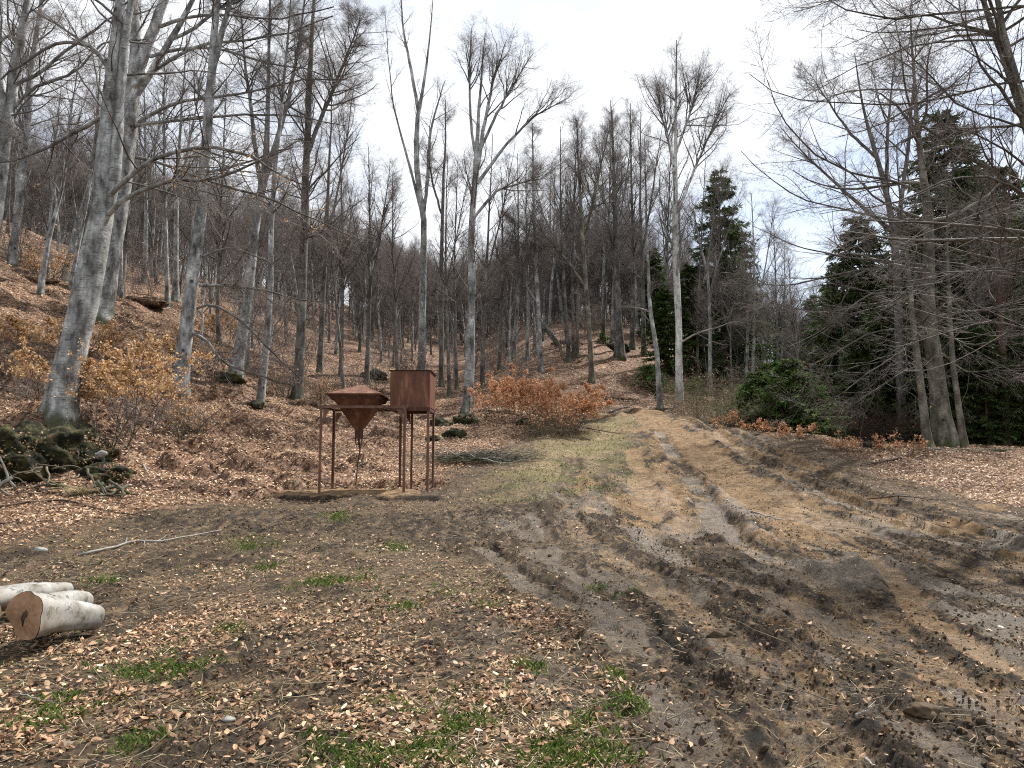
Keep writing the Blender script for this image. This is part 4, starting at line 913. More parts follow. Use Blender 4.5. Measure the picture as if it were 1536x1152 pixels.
# slope trees with known places: (base px, base py, depth or None, width px, lean px, top py, label)
slope = [
 (182, 420, 33, 12, 18, 60, 'dark_bark', 'leaning grey trunk right behind the tall long limbed beech'),
 (212, 430, 38, 9, 8, 90, 'beech', 'first thin pale stem right of the two big slope beeches'),
 (246, 470, 34, 9, 6, 60, 'beech', 'grey stem standing left of the straight slope beech on the leafy ledge'),
 (262, 470, 36, 11, 20, 50, 'beech', 'pale flecked trunk close behind the straight slope beech'),
 (330, 560, 30, 8, 6, 120, 'dark_bark', 'dark thin tree between the straight beech and the lichen flecked beech'),
 (484, 560, 34, 11, 10, 100, 'dark_bark', 'dark rough stem right of the dark straight tree'),
 (512, 575, 33, 8, -6, 170, 'dark_bark', 'thin dark tree over the rusty hopper, left of its lid'),
 (546, 576, 34, 9, 10, 220, 'dark_bark', 'crooked grey tree standing right behind the rusty hopper lid'),
 (590, 585, 33, 7, 4, 260, 'dark_bark', 'thin dark stem seen above the gap between hopper and box'),
 (672, 575, 33, 7, 2, 230, 'dark_bark', 'dark stem close right of the rusty box'),
 (688, 560, 36, 6, -4, 240, 'dark_bark', 'dark stem just left of the double trunked beech'),
 (728, 560, 36, 8, 6, 200, 'dark_bark', 'dark wavy tree right of the double trunked beech'),
 (752, 545, 42, 7, -4, 250, 'dark_bark', 'thin tree in the valley behind the orange bush'),
 (768, 540, 44, 8, 10, 230, 'beech', 'pale stem deeper in the valley, left of the pale footed beech'),
 (786, 540, 42, 7, 8, 240, 'beech', 'leaning pale stem beside the sweeping curved trunk'),
 (850, 548, 41, 8, -6, 190, 'dark_bark', 'leftmost dark trunk on the knoll slope'),
 (862, 540, 42, 6, 4, 175, 'dark_bark', 'thin stem in the clump on the knoll, left one'),
 (871, 540, 42, 6, -3, 185, 'olive_bark', 'thin olive stem in the clump on the knoll'),
 (908, 500, 47, 7, 3, 180, 'dark_bark', 'thin trunk on the knoll top left of the thick dark one'),
 (918, 518, 46, 9, -2, 150, 'beech', 'grey beech with a mossy foot on the knoll top'),
 (944, 530, 46, 9, 6, 155, 'dark_bark', 'dark trunk touching the thick dark one on the knoll'),
 (962, 540, 45, 9, 4, 160, 'dark_bark', 'dark tree at the right end of the knoll top'),
 (1002, 560, 44, 6, 8, 170, 'olive_bark', 'thin tree between the curved grey beech and the white barked beech'),
 (1050, 590, 42, 6, 4, 230, 'olive_bark', 'thin dark stem right behind the white barked beech'),
 (1070, 590, 45, 7, 6, 260, 'dark_bark', 'stem in front of the spruce beyond the track'),
 (1128, 600, 44, 8, -2, 290, 'pale_bark', 'whitish birch like stem in the right hand wood'),
 (1160, 605, 46, 6, 4, 330, 'beech', 'second pale stem in the right hand wood'),
 (1505, 672, 27, 15, -14, 160, 'spruce_bark', 'reddish brown trunk in the shade at the far right'),
 (1470, 668, 30, 5, 4, 300, 'olive_bark', 'thin sapling trunk in the shade left of the reddish trunk'),
]
for q, (px, py, Y, w_, lean, top, bk, lab) in enumerate(slope):
    mid = [(px + lean * t + 5 * math.sin(3.1 * t + q), py + (top - py) * t, w_ * (1 - 0.75 * t)) for t in (0, .2, .4, .6, .8, 1.0)]
    st = [mid]
    if q % 2: st.append([(mid[2][0], mid[2][1], w_ * 0.45), (mid[3][0] + 14, mid[3][1], w_ * 0.36), (mid[4][0] + 26, mid[4][1], w_ * 0.24), (mid[5][0] + 34, mid[5][1] + 15, w_ * .12)])
    hero('slope_tree' if px < 640 else 'woodland_tree', lab, st, bk, seed=100 + q, Y=Y, cfg=dict(H=(py - top) * Y / F, n1=34 if len(st) == 1 else 18, t0=0.28, l1=0.26, n2=6, n3=2, m2=4, ang=34, trop=0.07, ns=5), k=7)
# swept, curved trunk on the knoll flank
hero('curved_tree', 'dark trunk sweeping in a low curve off the knoll bank',
     [[(838, 500, 10), (826, 499, 10), (812, 490, 9), (806, 470, 7), (808, 430, 5), (812, 380, 4), (815, 330, 2)]], 'dark_bark', seed=41, Y=44, cfg=dict(H=7, n1=20, t0=0.3, l1=0.3, n3=3, flare=0.1), k=7)

# --- prototypes for the wood behind --------------------------------------------
def proto(seed, H, r, forks, bark, cfg):
    rng = np.random.default_rng(seed)
    n = 8; xs = np.cumsum(rng.normal(0, 0.018 * H, n)) * np.linspace(0, 1, n); ys = np.cumsum(rng.normal(0, 0.018 * H, n)) * np.linspace(0, 1, n)
    t = np.linspace(0, 1, n); st = [np.stack([xs, ys, H * t, r * (1 - 0.88 * t)], axis=1)]
    for f in range(forks):
        i0 = rng.integers(3, 5); a = rng.uniform(0, 2 * PI); m = n - i0; u = np.linspace(0, 1, m)
        st.append(np.stack([xs[i0:] + np.cos(a) * 0.13 * H * u ** 0.8, ys[i0:] + np.sin(a) * 0.13 * H * u ** 0.8, H * t[i0:] * (1 - 0.05 * u), r * 0.55 * (1 - 0.85 * u)], axis=1))
    c = dict(H=H, bake=True, ns=12, m2=4); c.update(cfg)
    return lambda label, loc, group: tree_object('forest_tree', label, 'tree', [s + np.array([*loc, 0]) for s in st], c, bark, loc, group, None, None, seed, 7)
LAB = {'bare slender beech crowded high on the slope behind the leaning grey beech pair': 'slender beeches high on the left slope',
 'bare slender beech on the left slope between the beech pair and the straight slope beech': 'slender beeches behind the straight slope beech',
 'bare slender tree on the slope above and left of the rusty hopper': 'slender trees on the slope above the hopper',
 'bare thin tree in the crowded valley wood beyond the rusty feed box': 'thin trees in the valley wood',
 'bare thin tree in the dense stand behind the knoll': 'thin trees behind the knoll',
 'bare grey brown tree in the tangled wood beyond the right side of the track': 'bare trees in the right hand wood',
 'bare shaded tree in the dark wood behind the low sweeping beech limbs': 'shaded trees at the far right'}
LK = list(LAB)
def lab_for(px):
    return LK[0] if px < 130 else LK[1] if px < 310 else LK[2] if px < 560 else LK[3] if px < 825 else LK[4] if px < 1045 else LK[5] if px < 1330 else LK[6]
rng = np.random.default_rng(77)
P_DEF = [proto(201, 12, 0.12, 0, M['beech'], dict(n1=44, t0=0.3, l1=0.24, ns=8, n2=7, n3=2, trop=0.08, ang=42)),
         proto(202, 13, 0.14, 2, M['beech'], dict(n1=18, t0=0.3, l1=0.2, n2=7, n3=2, trop=0.08, ang=40)),
         proto(203, 11, 0.10, 1, M['beech'], dict(n1=24, t0=0.2, l1=0.24, n2=7, n3=2, trop=0.06, ang=46)),
         proto(204, 10, 0.09, 3, M['dark_bark'], dict(n1=14, t0=0.12, l1=0.26, n2=7, n3=2, trop=0.08, ang=40)),
         proto(205, 8, 0.06, 2, M['beech'], dict(n1=22, t0=0.04, l1=0.26, n2=7, n3=2, trop=0.08, ang=44))]
protos = [None] * len(P_DEF)
placed = []
def fill(n, pxr, Yr, kinds, scr, dmin, ypow=1.0):
    c = 0; tries = 0
    while c < n and tries < n * 40:
        tries += 1
        px = rng.uniform(*pxr); Y = Yr[0] + (Yr[1] - Yr[0]) * rng.random() ** ypow
        X = (px - CX) / F * Y
        if any((a - X) ** 2 + (b - Y) ** 2 < dmin * dmin for a, b in placed): continue
        placed.append((X, Y)); kd = kinds[rng.integers(0, len(kinds))]; s = rng.uniform(*scr); labs = lab_for(px)
        loc = (X, Y, gz1(X, Y) - 0.05)
        if protos[kd] is None:
            protos[kd] = P_DEF[kd](labs, loc, LAB[labs]); protos[kd].scale = (s, s, s)
        else:
            copy_thing(protos[kd], loc, rng.uniform(0, 2 * PI), s * np.array([1, 1, rng.uniform(0.9, 1.1)]), labs, (rng.normal(0, .04), rng.normal(0, .04)), None, LAB[labs])
        c += 1
fill(56, (-260, 560), (26, 62), [0, 0, 2, 2, 1, 3], (0.55, 0.85), 2.0, 1.0)
fill(44, (-200, 600), (36, 60), [3, 4], (0.6, 0.95), 1.5)
fill(34, (-100, 640), (40, 64), [0, 2], (0.6, 0.85), 1.6)
fill(30, (560, 830), (36, 80), [0, 2, 3], (0.5, 0.8), 2.4)
fill(26, (540, 840), (44, 80), [4, 3], (0.6, 0.9), 1.6)
fill(32, (820, 1050), (49, 75), [0, 0, 2, 1], (0.85, 1.1), 1.9)
fill(24, (1040, 1330), (38, 75), [0, 1, 2, 4], (0.6, 0.9), 2.0)
fill(24, (1040, 1330), (38, 62), [4, 3], (0.6, 1.0), 1.4)
fill(6, (1330, 1750), (34, 55), [1, 2], (0.7, 1.0), 2.0)

# --- far wood: many far trees that read as one mass ------------------------------
def far_wood():
    src = []
    for i in (3, 4, 4):
        r = protos[i]
        if r is None: continue
        src.append([[ch for ch in r.children if ch.name.startswith(nm)][0].data for nm in ('crown', 'trunk')])
    rngf = np.random.default_rng(5)
    pts = []
    for (n, pxr, Yr) in ((90, (820, 980), (54, 68)), (800, (-350, 640), (52, 105)), (460, (560, 860), (66, 140)), (170, (830, 1080), (66, 110)), (360, (1030, 1800), (62, 130))):
        px = rngf.uniform(*pxr, n); Y = rngf.uniform(*Yr, n); X = (px - CX) / F * Y
        pts.append(np.stack([X, Y, gz(X, Y) - 0.2], axis=1))
    pts = np.concatenate(pts)
    me = bpy.data.meshes.new('far_woodland'); me.from_pydata([tuple(p) for p in pts], [], [])
    o = bpy.data.objects.new('far_woodland', me); COL.objects.link(o)
    tag(o, 'distant mass of bare purplish brown trees covering the far hills', 'woodland', kind='stuff')
    g = bpy.data.node_groups.new('far_wood_nodes', 'GeometryNodeTree')
    g.interface.new_socket('Geometry', in_out='INPUT', socket_type='NodeSocketGeometry'); g.interface.new_socket('Geometry', in_out='OUTPUT', socket_type='NodeSocketGeometry')
    gi = g.nodes.new('NodeGroupInput'); go = g.nodes.new('NodeGroupOutput'); jn = g.nodes.new('GeometryNodeJoinGeometry')
    idx = g.nodes.new('GeometryNodeInputIndex')
    for i, m_ in enumerate(src):
        md = g.nodes.new('ShaderNodeMath'); md.operation = 'MODULO'; g.links.new(idx.outputs[0], md.inputs[0]); md.inputs[1].default_value = len(src)
        cp = g.nodes.new('FunctionNodeCompare'); cp.data_type = 'FLOAT'; cp.operation = 'EQUAL'; g.links.new(md.outputs[0], cp.inputs[0]); cp.inputs[1].default_value = float(i); cp.inputs['Epsilon'].default_value = 0.1
        rr = g.nodes.new('FunctionNodeRandomValue'); rr.data_type = 'FLOAT_VECTOR'; rr.inputs[0].default_value = (-0.06, -0.06, 0); rr.inputs[1].default_value = (0.06, 0.06, 6.28)
        er = g.nodes.new('FunctionNodeEulerToRotation'); g.links.new(rr.outputs[0], er.inputs[0])
        rs = g.nodes.new('FunctionNodeRandomValue'); rs.data_type = 'FLOAT'; rs.inputs[2].default_value = 0.6; rs.inputs[3].default_value = 0.95; rs.inputs['Seed'].default_value = i + 3
        cx = g.nodes.new('ShaderNodeCombineXYZ')
        for a in range(3): g.links.new(rs.outputs[1], cx.inputs[a])
        for mesh_ in m_:
            so_ = bpy.data.objects.new('far_tree_shape', mesh_)
            oi = g.nodes.new('GeometryNodeObjectInfo'); oi.inputs['Object'].default_value = so_; oi.inputs['As Instance'].default_value = True
            ip = g.nodes.new('GeometryNodeInstanceOnPoints'); g.links.new(gi.outputs[0], ip.inputs['Points']); g.links.new(cp.outputs[0], ip.inputs['Selection']); g.links.new(oi.outputs['Geometry'], ip.inputs['Instance'])
            g.links.new(er.outputs[0], ip.inputs['Rotation']); g.links.new(cx.outputs[0], ip.inputs['Scale']); g.links.new(ip.outputs[0], jn.inputs[0])
    g.links.new(jn.outputs[0], go.inputs[0])
    md_ = o.modifiers.new('wood', 'NODES'); md_.node_group = g
far_wood()

# --- conifers ------------------------------------------------------------------
def conifer_meshes(seed, H, rad, per=7, lev=26, droop=0.25, sp=26, t0=0.08, ns=0.2):
    rng = np.random.default_rng(seed); tr = MB()
    t = np.linspace(0, 1, 10); tr.tubes(np.stack([0 * t, 0 * t, H * t], axis=1)[None], (0.012 * H * (1.05 - t) * 1.1)[None], 8)
    zz = []; ll = []
    for l in range(lev):
        u = t0 + (0.985 - t0) * (l / (lev - 1)) ** 0.9
        for k in range(per): zz.append(H * (u + rng.normal(0, 0.01))); ll.append(rad * (1.04 - u) ** 0.6 * rng.uniform(0.65, 1.2))
    zz = np.array(zz); ll = np.array(ll); n = len(zz); a = rng.uniform(0, 2 * PI, n)
    D = np.stack([np.cos(a), np.sin(a), 0.25 - droop + rng.normal(0, 0.1, n)], axis=1)
    P = grow(np.stack([0 * zz, 0 * zz, zz], axis=1), D, ll, 6, 0.07, -0.03, rng); br = MB(); br.tubes(P, (0.006 + ll * 0.012)[:, None] * TAPER(6, 0.3), 3)
    p, d, r, tt, i = sprout(P, np.ones(P.shape[:2]), sp, 0.12, 1.0, 50, 12, rng, 0.35)
    nd = MB(); L = ns * rng.uniform(0.7, 1.5, len(p)) * (0.6 + 0.5 * ll[i] / rad); d[:, 2] -= 0.25; d = unit(d)
    s = unit(np.cross(d, rng.normal(size=d.shape) * 0.4 + np.array([0, 0, 1.0]))) * (L * 0.13)[:, None]
    V = np.stack([p, p + d * L[:, None] * 0.4 + s, p + d * L[:, None], p + d * L[:, None] * 0.4 - s], axis=1).reshape(-1, 3)
    nd.add(V, np.arange(len(p))[:, None] * 4 + np.arange(4)[None], np.repeat(np.clip(rng.normal(0.45, 0.22, len(p)), 0, 1), 4))
    return tr, br, nd
def conifer(label, loc, seed, H, rad, needle, name='spruce_tree', group=None, **kw):
    tr, br, nd = conifer_meshes(seed, H, rad, **kw)
    root = empty(name, loc); tag(root, label, 'tree', group)
    tr.build('trunk', M['spruce_bark'], root); br.build('branches', M['spruce_bark'], root); nd.build('needles', needle, root, smooth=False)
    return root
def at_px(px, Y):
    X = (px - CX) / F * Y; return (X, Y, gz1(X, Y) - 0.05)
sp1 = conifer('tall dark spruce rising highest behind the low sweeping beech limbs', at_px(1440, 33), 301, 15.0, 4.2, M['needle'], per=10, lev=34, sp=96, ns=0.36)
sp2 = conifer('spruce with an open top beyond the end of the track', at_px(1088, 46), 302, 13.5, 3.2, M['needle_bright'], per=9, lev=28, sp=80, ns=0.36)
CON = [(1300, 36, 0.72, 'dark spruce left of the tallest spruce'), (1370, 35, 0.8, 'dark spruce close on the left of the tallest one'), (1520, 34, 0.86, 'dark spruce right of the tallest one'), (1600, 30, 0.85, 'dark spruce at the right edge of the wood'),
       (1265, 42, 0.62, 'dim spruce behind the young green spruce thicket'), (1225, 48, 0.58, 'dim spruce farther back, above the olive brush'), (1480, 40, 0.95, 'spruce showing between the tallest spruce and the right edge'), (1180, 52, 0.5, 'low spruce top in the tangled right wood'),
       (1420, 28, 0.4, 'low dark spruce in the shade behind the mossy kneed beech'), (1330, 30, 0.38, 'low dark spruce filling the shade left of the mossy kneed beech'), (1560, 27, 0.42, 'low dark spruce in the shade at the right edge'), (1500, 31, 0.5, 'shaded spruce behind the reddish trunk'), (1260, 33, 0.36, 'low spruce in the shade behind the bright young one'), (1385, 32, 0.55, 'shaded spruce between the beech stems'),
       (1700, 28, 0.8, 'outer dark spruce beyond the right edge'), (1650, 36, 0.9, 'tall dark spruce deep at the right edge'), (1455, 29, 0.36, 'low shaded spruce between the slim and reddish trunks'),
       (1290, 30, 0.3, 'low dark spruce right of the dark twiggy brush'), (1350, 38, 0.6, 'dim spruce in the gap behind the beech stems'), (1430, 42, 0.7, 'dim spruce far behind the mossy kneed beech'), (1540, 40, 0.7, 'dim spruce far behind the reddish trunk'), (1320, 46, 0.66, 'dim spruce farthest back, left of the tallest one'), (1250, 55, 0.6, 'spruce deepest in the right wood'), (1480, 27, 0.3, 'lowest spruce in the shade by the reddish trunk'), (1395, 46, 0.85, 'tall dim spruce straight behind the mossy kneed beech')]
for i, (px, Y, s, lab) in enumerate(CON):
    copy_thing((sp1, sp2)[i % 2] if s > 0.45 else sp1, at_px(px, Y), i * 1.7, (s * 1.1, s * 1.1, s), lab)
copy_thing(sp2, at_px(1110, 50), 2.2, (0.9, 0.9, 0.8), 'spruce right behind the one at the end of the track')
copy_thing(sp2, at_px(985, 52), 1.0, (0.55, 0.55, 0.5), 'small spruce between the dark knoll trunks')
copy_thing(sp2, at_px(1040, 43), 4.0, (0.62, 0.62, 0.5), 'half grown spruce behind the white barked beech')
copy_thing(sp2, at_px(1000, 41), 5.0, (0.5, 0.5, 0.36), 'small green spruce beside the curved grey beech')
yb = conifer('bright green young spruce thicket beside the olive brush', at_px(1185, 27.5), 303, 2.9, 2.1, M['needle_bright'], 'young_spruce', per=11, lev=16, sp=70, t0=0.02, ns=0.2, droop=0.3)
for px, Y, s, lab in ((1135, 29, 0.8, 'green young spruce at the left of the bright thicket'), (1225, 28, 0.72, 'lower green young spruce right of the bright thicket'), (1160, 30, 0.95, 'young spruce at the back of the bright thicket'), (1200, 26.5, 0.45, 'smallest green spruce in front of the bright thicket')):
    copy_thing(yb, at_px(px, Y), px, s, lab)
lo = conifer('low green spruce sprays hugging the knoll slope', at_px(975, 37.5), 304, 1.3, 1.5, M['needle_bright'], 'young_spruce', per=9, lev=6, sp=36, t0=0.05, ns=0.22)
copy_thing(lo, at_px(1045, 37), 2.0, (0.8, 0.8, 1.0), 'low green spruce sprays left of the white barked beech foot')
copy_thing(lo, at_px(905, 46), 1.0, (0.5, 0.5, 0.6), 'little green tuft on the knoll near the mossy footed beech')

# --- shrubs ---------------------------------------------------------------------
def shrub(name, label, cat, loc, seed, n, H, spread, bark, leafm=None, leaves=0, lsize=(0.05, 0.09), group=None, lo=0.2, n2=6, n3=5, thick=0.008, foot=0.25, bias=None):
    rng = np.random.default_rng(seed); root = empty(name, loc); tag(root, label, cat, group)
    a = rng.uniform(0, 2 * PI, n); f = rng.random(n) ** 0.5 * foot * spread
    P0 = np.stack([np.cos(a) * f, np.sin(a) * f, np.full(n, -0.05)], axis=1)
    D = np.stack([np.cos(a) * spread * 0.55, np.sin(a) * spread * 0.55, np.full(n, H * 0.85)], axis=1) + rng.normal(0, 0.15 * H, (n, 3))
    if bias is not None: D += np.asarray(bias)
    P = grow(P0, D, H * rng.uniform(0.6, 1.15, n), 7, 0.13, 0.0, rng); Rr = np.full((n, 1), thick) * TAPER(7, 0.3)
    mb = MB(); mb.tubes(P, Rr, 4)
    p, d, r, t, i = sprout(P, Rr, n2, 0.2, 1.0, 45, 15, rng, 0.6); L = H * 0.4 * (1.15 - t) * rng.uniform(0.5, 1.3, len(t))
    P2 = grow(p, d, L, 4, 0.15, 0.02, rng); R2 = np.clip(r * 0.55, 0.0025, 0.01)[:, None] * TAPER(4, 0.5); mb.tubes(P2, R2, 3)
    p, d, r, t, i = sprout(P2, R2, n3, 0.2, 1.0, 42, 15, rng, 0.6); P3 = grow(p, d, L[i] * 0.5 * rng.uniform(0.5, 1.3, len(t)), 2, 0.12, 0.02, rng); mb.tubes(P3, np.full((len(p), 1), 0.0032) * TAPER(2, 0.6), 3)
    mb.build('stems', bark, root)
    if leaves:
        pts = P3.reshape(-1, 3); pts = pts[pts[:, 2] > lo * H]; C = pts[rng.integers(0, len(pts), leaves)] + rng.normal(0, 0.03, (leaves, 3))
        lb = MB(); leaf_quads(lb, C, unit(rng.normal(size=(leaves, 3)) * [1, 1, .6] + [0, -0.2, 0.7]), rng.uniform(*lsize, leaves), rng.random(leaves), rng, 0.65); lb.build('leaves', leafm, root, smooth=False)
    return root
TW = M['dark_bark']
def gp3(px, py):
    g = GP(px, py); return (float(g[0]), float(g[1]), gz1(g[0], g[1]) - 0.02)
def atg(px, Y): return at_px(px, Y)
shrub('beech_bush', 'large copper leaved beech bush left of the track crest', 'bush', gp3(848, 645), 401, 34, 1.75, 1.5, TW, M['orange_leaf'], 8600, foot=0.4)
shrub('beech_bush', 'orange leaved beech bush sprawling behind the large copper bush', 'bush', at_px(800, 27.5), 402, 30, 1.9, 1.5, TW, M['orange_leaf'], 7800, foot=0.5)
shrub('beech_bush', 'orange leaved beech bush beside the double trunked beech', 'bush', at_px(762, 28), 403, 26, 1.7, 1.4, TW, M['orange_leaf'], 5600, foot=0.5)
shrub('bare_shrub', 'bushy clump of bare twigs at the foot of the copper bush', 'shrub', gp3(825, 655), 404, 60, 1.15, 0.9, M['twig'], M['orange_leaf'], 500, foot=0.5, n2=7)
shrub('bare_shrub', 'dark twiggy undergrowth under the orange bushes', 'shrub', at_px(785, 26), 405, 50, 0.7, 1.8, M['dark_twig'], M['leaf'], 600, foot=0.9)
shrub('bare_shrub', 'small dark thorny clump right of the copper bush', 'shrub', at_px(902, 31.5), 406, 40, 1.0, 0.6, M['dark_twig'], M['leaf'], 80, foot=0.7)
for i, (px, py, H, sp, nl, lab) in enumerate(((1094, 640, 0.75, 0.5, 520, 'little copper leaved sapling, first along the right bank'), (1135, 648, 0.6, 0.9, 760, 'low orange leaved sapling in the middle of the right bank'), (1190, 660, 0.6, 1.0, 620, 'low copper leaved sapling above the leafy right bank'),
        (1035, 622, 0.9, 0.7, 350, 'sparse copper sapling at the foot of the white barked beech'), (1300, 680, 0.7, 1.3, 420, 'straggling orange leaved brush at the edge of the shade'), (1350, 682, 0.5, 1.0, 240, 'thin orange leaved brush left of the mossy kneed beech'))):
    shrub('beech_sapling', lab, 'sapling', gp3(px, py), 410 + i, 16, H, sp, TW, M['orange_leaf'], nl, foot=0.5, lo=0.1)
shrub('thicket', 'tall olive brown twiggy thicket right of the white barked beech', 'thicket', at_px(1090, 31.5), 420, 150, 2.6, 2.0, M['twig'], M['orange_leaf'], 260, foot=1.0, n2=7, thick=0.009)
shrub('thicket', 'olive brown brush in front of the young spruces', 'thicket', at_px(1130, 28.5), 421, 110, 1.9, 1.8, M['twig'], M['needle_bright'], 2600, (0.03, 0.06), foot=0.9, n2=7)
shrub('thicket', 'dark twiggy brush against the shade, right of the young spruces', 'thicket', at_px(1265, 28), 422, 90, 2.0, 1.8, M['dark_twig'], None, 0, foot=1.0, n2=7)
shrub('thicket', 'dense bare brush below the low sweeping limbs', 'thicket', at_px(1330, 27), 423, 80, 1.7, 1.8, M['dark_twig'], M['orange_leaf'], 60, foot=1.0, n2=7)
GS = [(20, 560, 2.0, 1.6, 1500, 'golden leaved beech sapling at the left edge of the slope'), (165, 660, 2.6, 1.1, 1300, 'golden beech sapling with a crooked dark stem before the big beech pair'), (215, 655, 2.5, 1.3, 1700, 'widest golden leaved beech sapling right of the big beech pair'),
      (60, 600, 1.7, 1.2, 900, 'golden leaved sapling behind the leaning grey beech'), (262, 560, 1.9, 1.3, 1400, 'golden leaved sapling at the straight slope beech'), (335, 520, 1.7, 1.6, 1500, 'golden leaved beech brush between the two pale slope beeches'),
      (120, 520, 1.4, 1.4, 900, 'golden leaved brush behind the big beech pair'), (425, 590, 1.6, 0.6, 200, 'small pale leaved sapling right of the slim mossy footed beech'), (480, 600, 1.2, 0.5, 160, 'tiny golden leaved sapling left of the rusty hopper lid'), (70, 420, 1.2, 1.5, 500, 'orange leaved brush high on the left slope'),
      (275, 650, 1.5, 1.0, 260, 'low sparse sapling in front of the golden ones')]
for i, (px, py, H, sp, nl, lab) in enumerate(GS):
    shrub('beech_sapling', lab, 'sapling', gp3(px, py), 430 + i, 9 if H > 1.5 else 12, H, sp, TW, M['gold_leaf'], int(nl * 2.1), (0.05, 0.09), foot=0.3, lo=0.42 if H > 1.6 else 0.2, n2=9, n3=7, thick=0.013)
# bare saplings among the trunks
SAPL = 'thin bare sapling in the undergrowth between the forest trunks'
sap = shrub('bare_sapling', SAPL, 'sapling', at_px(300, 24), 450, 10, 2.6, 1.3, TW, None, 0, group='bare saplings between the trunks', n2=9, thick=0.011)
sap2 = shrub('bare_sapling', SAPL, 'sapling', at_px(520, 30), 451, 16, 2.0, 1.6, TW, M['leaf'], 160, group='bare saplings between the trunks', n2=8, thick=0.009)
for i in range(60):
    px = rng.uniform(-100, 1250); Y = rng.uniform(27, 50) if px < 830 else rng.uniform(38, 55)
    copy_thing((sap, sap2)[i % 2], at_px(px, Y), rng.uniform(0, 6.28), rng.uniform(0.7, 1.6))

exec_order = None
# ------------------------------------------------------------------ rusty feeder
FY, RY = 16.0, 17.2
zt = 2.66; gzf = 0.78
xl, xr = float(W(477, 743, FY)[0]), float(W(607, 740, FY)[0])
def slab():
    root = empty('concrete_slab', (-3.5, 16.3, gzf + 0.03)); tag(root, 'low sandy slab under the rusty feeders with a broken dark front lip', 'slab')
    nx, ny = 120, 44; x = np.linspace(-2.1, 2.1, nx); y = np.linspace(-1.05, 1.6, ny); X, Y = np.meshgrid(x, y, indexing='ij')
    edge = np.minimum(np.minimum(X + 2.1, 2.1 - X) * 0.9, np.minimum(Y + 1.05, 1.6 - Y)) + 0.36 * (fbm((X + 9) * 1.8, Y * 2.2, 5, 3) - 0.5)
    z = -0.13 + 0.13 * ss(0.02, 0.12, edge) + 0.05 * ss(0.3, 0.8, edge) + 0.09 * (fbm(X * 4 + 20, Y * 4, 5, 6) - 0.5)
    Z = z; i, j = np.meshgrid(np.arange(nx - 1), np.arange(ny - 1), indexing='ij'); a = (i * ny + j).ravel()
    V = np.stack([X.ravel(), Y.ravel(), Z.ravel()], axis=1); q = np.stack([a, a + ny, a + ny + 1, a + 1], axis=1)
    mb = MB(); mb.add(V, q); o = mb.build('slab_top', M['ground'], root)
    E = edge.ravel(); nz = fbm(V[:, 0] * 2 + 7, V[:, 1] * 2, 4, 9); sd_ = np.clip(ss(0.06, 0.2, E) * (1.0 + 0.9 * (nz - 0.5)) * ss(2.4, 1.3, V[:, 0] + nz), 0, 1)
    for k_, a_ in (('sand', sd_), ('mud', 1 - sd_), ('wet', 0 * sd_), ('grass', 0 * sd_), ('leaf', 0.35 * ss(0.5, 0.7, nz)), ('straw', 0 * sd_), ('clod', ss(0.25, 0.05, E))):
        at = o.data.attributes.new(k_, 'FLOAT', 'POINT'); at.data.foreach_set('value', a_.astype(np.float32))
    # skirt below, so that the slab is a solid body
    sk = MB(); sk.box((0.1, 0.25, -0.3), (1.6, 0.95, 0.15)); sk.build('slab_footing', M['stone'], root, smooth=False)
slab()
def angle_leg(mb, x, y, z0, z1, sx, sy, w_=0.05, t=0.008):
    """L-section upright"""
    h = (z1 - z0) / 2; c = (z0 + z1) / 2
    mb.box((x + sx * w_ / 2, y, c), (w_ / 2, t / 2, h)); mb.box((x, y + sy * (w_ / 2 + t / 2), c), (t / 2, w_ / 2, h))
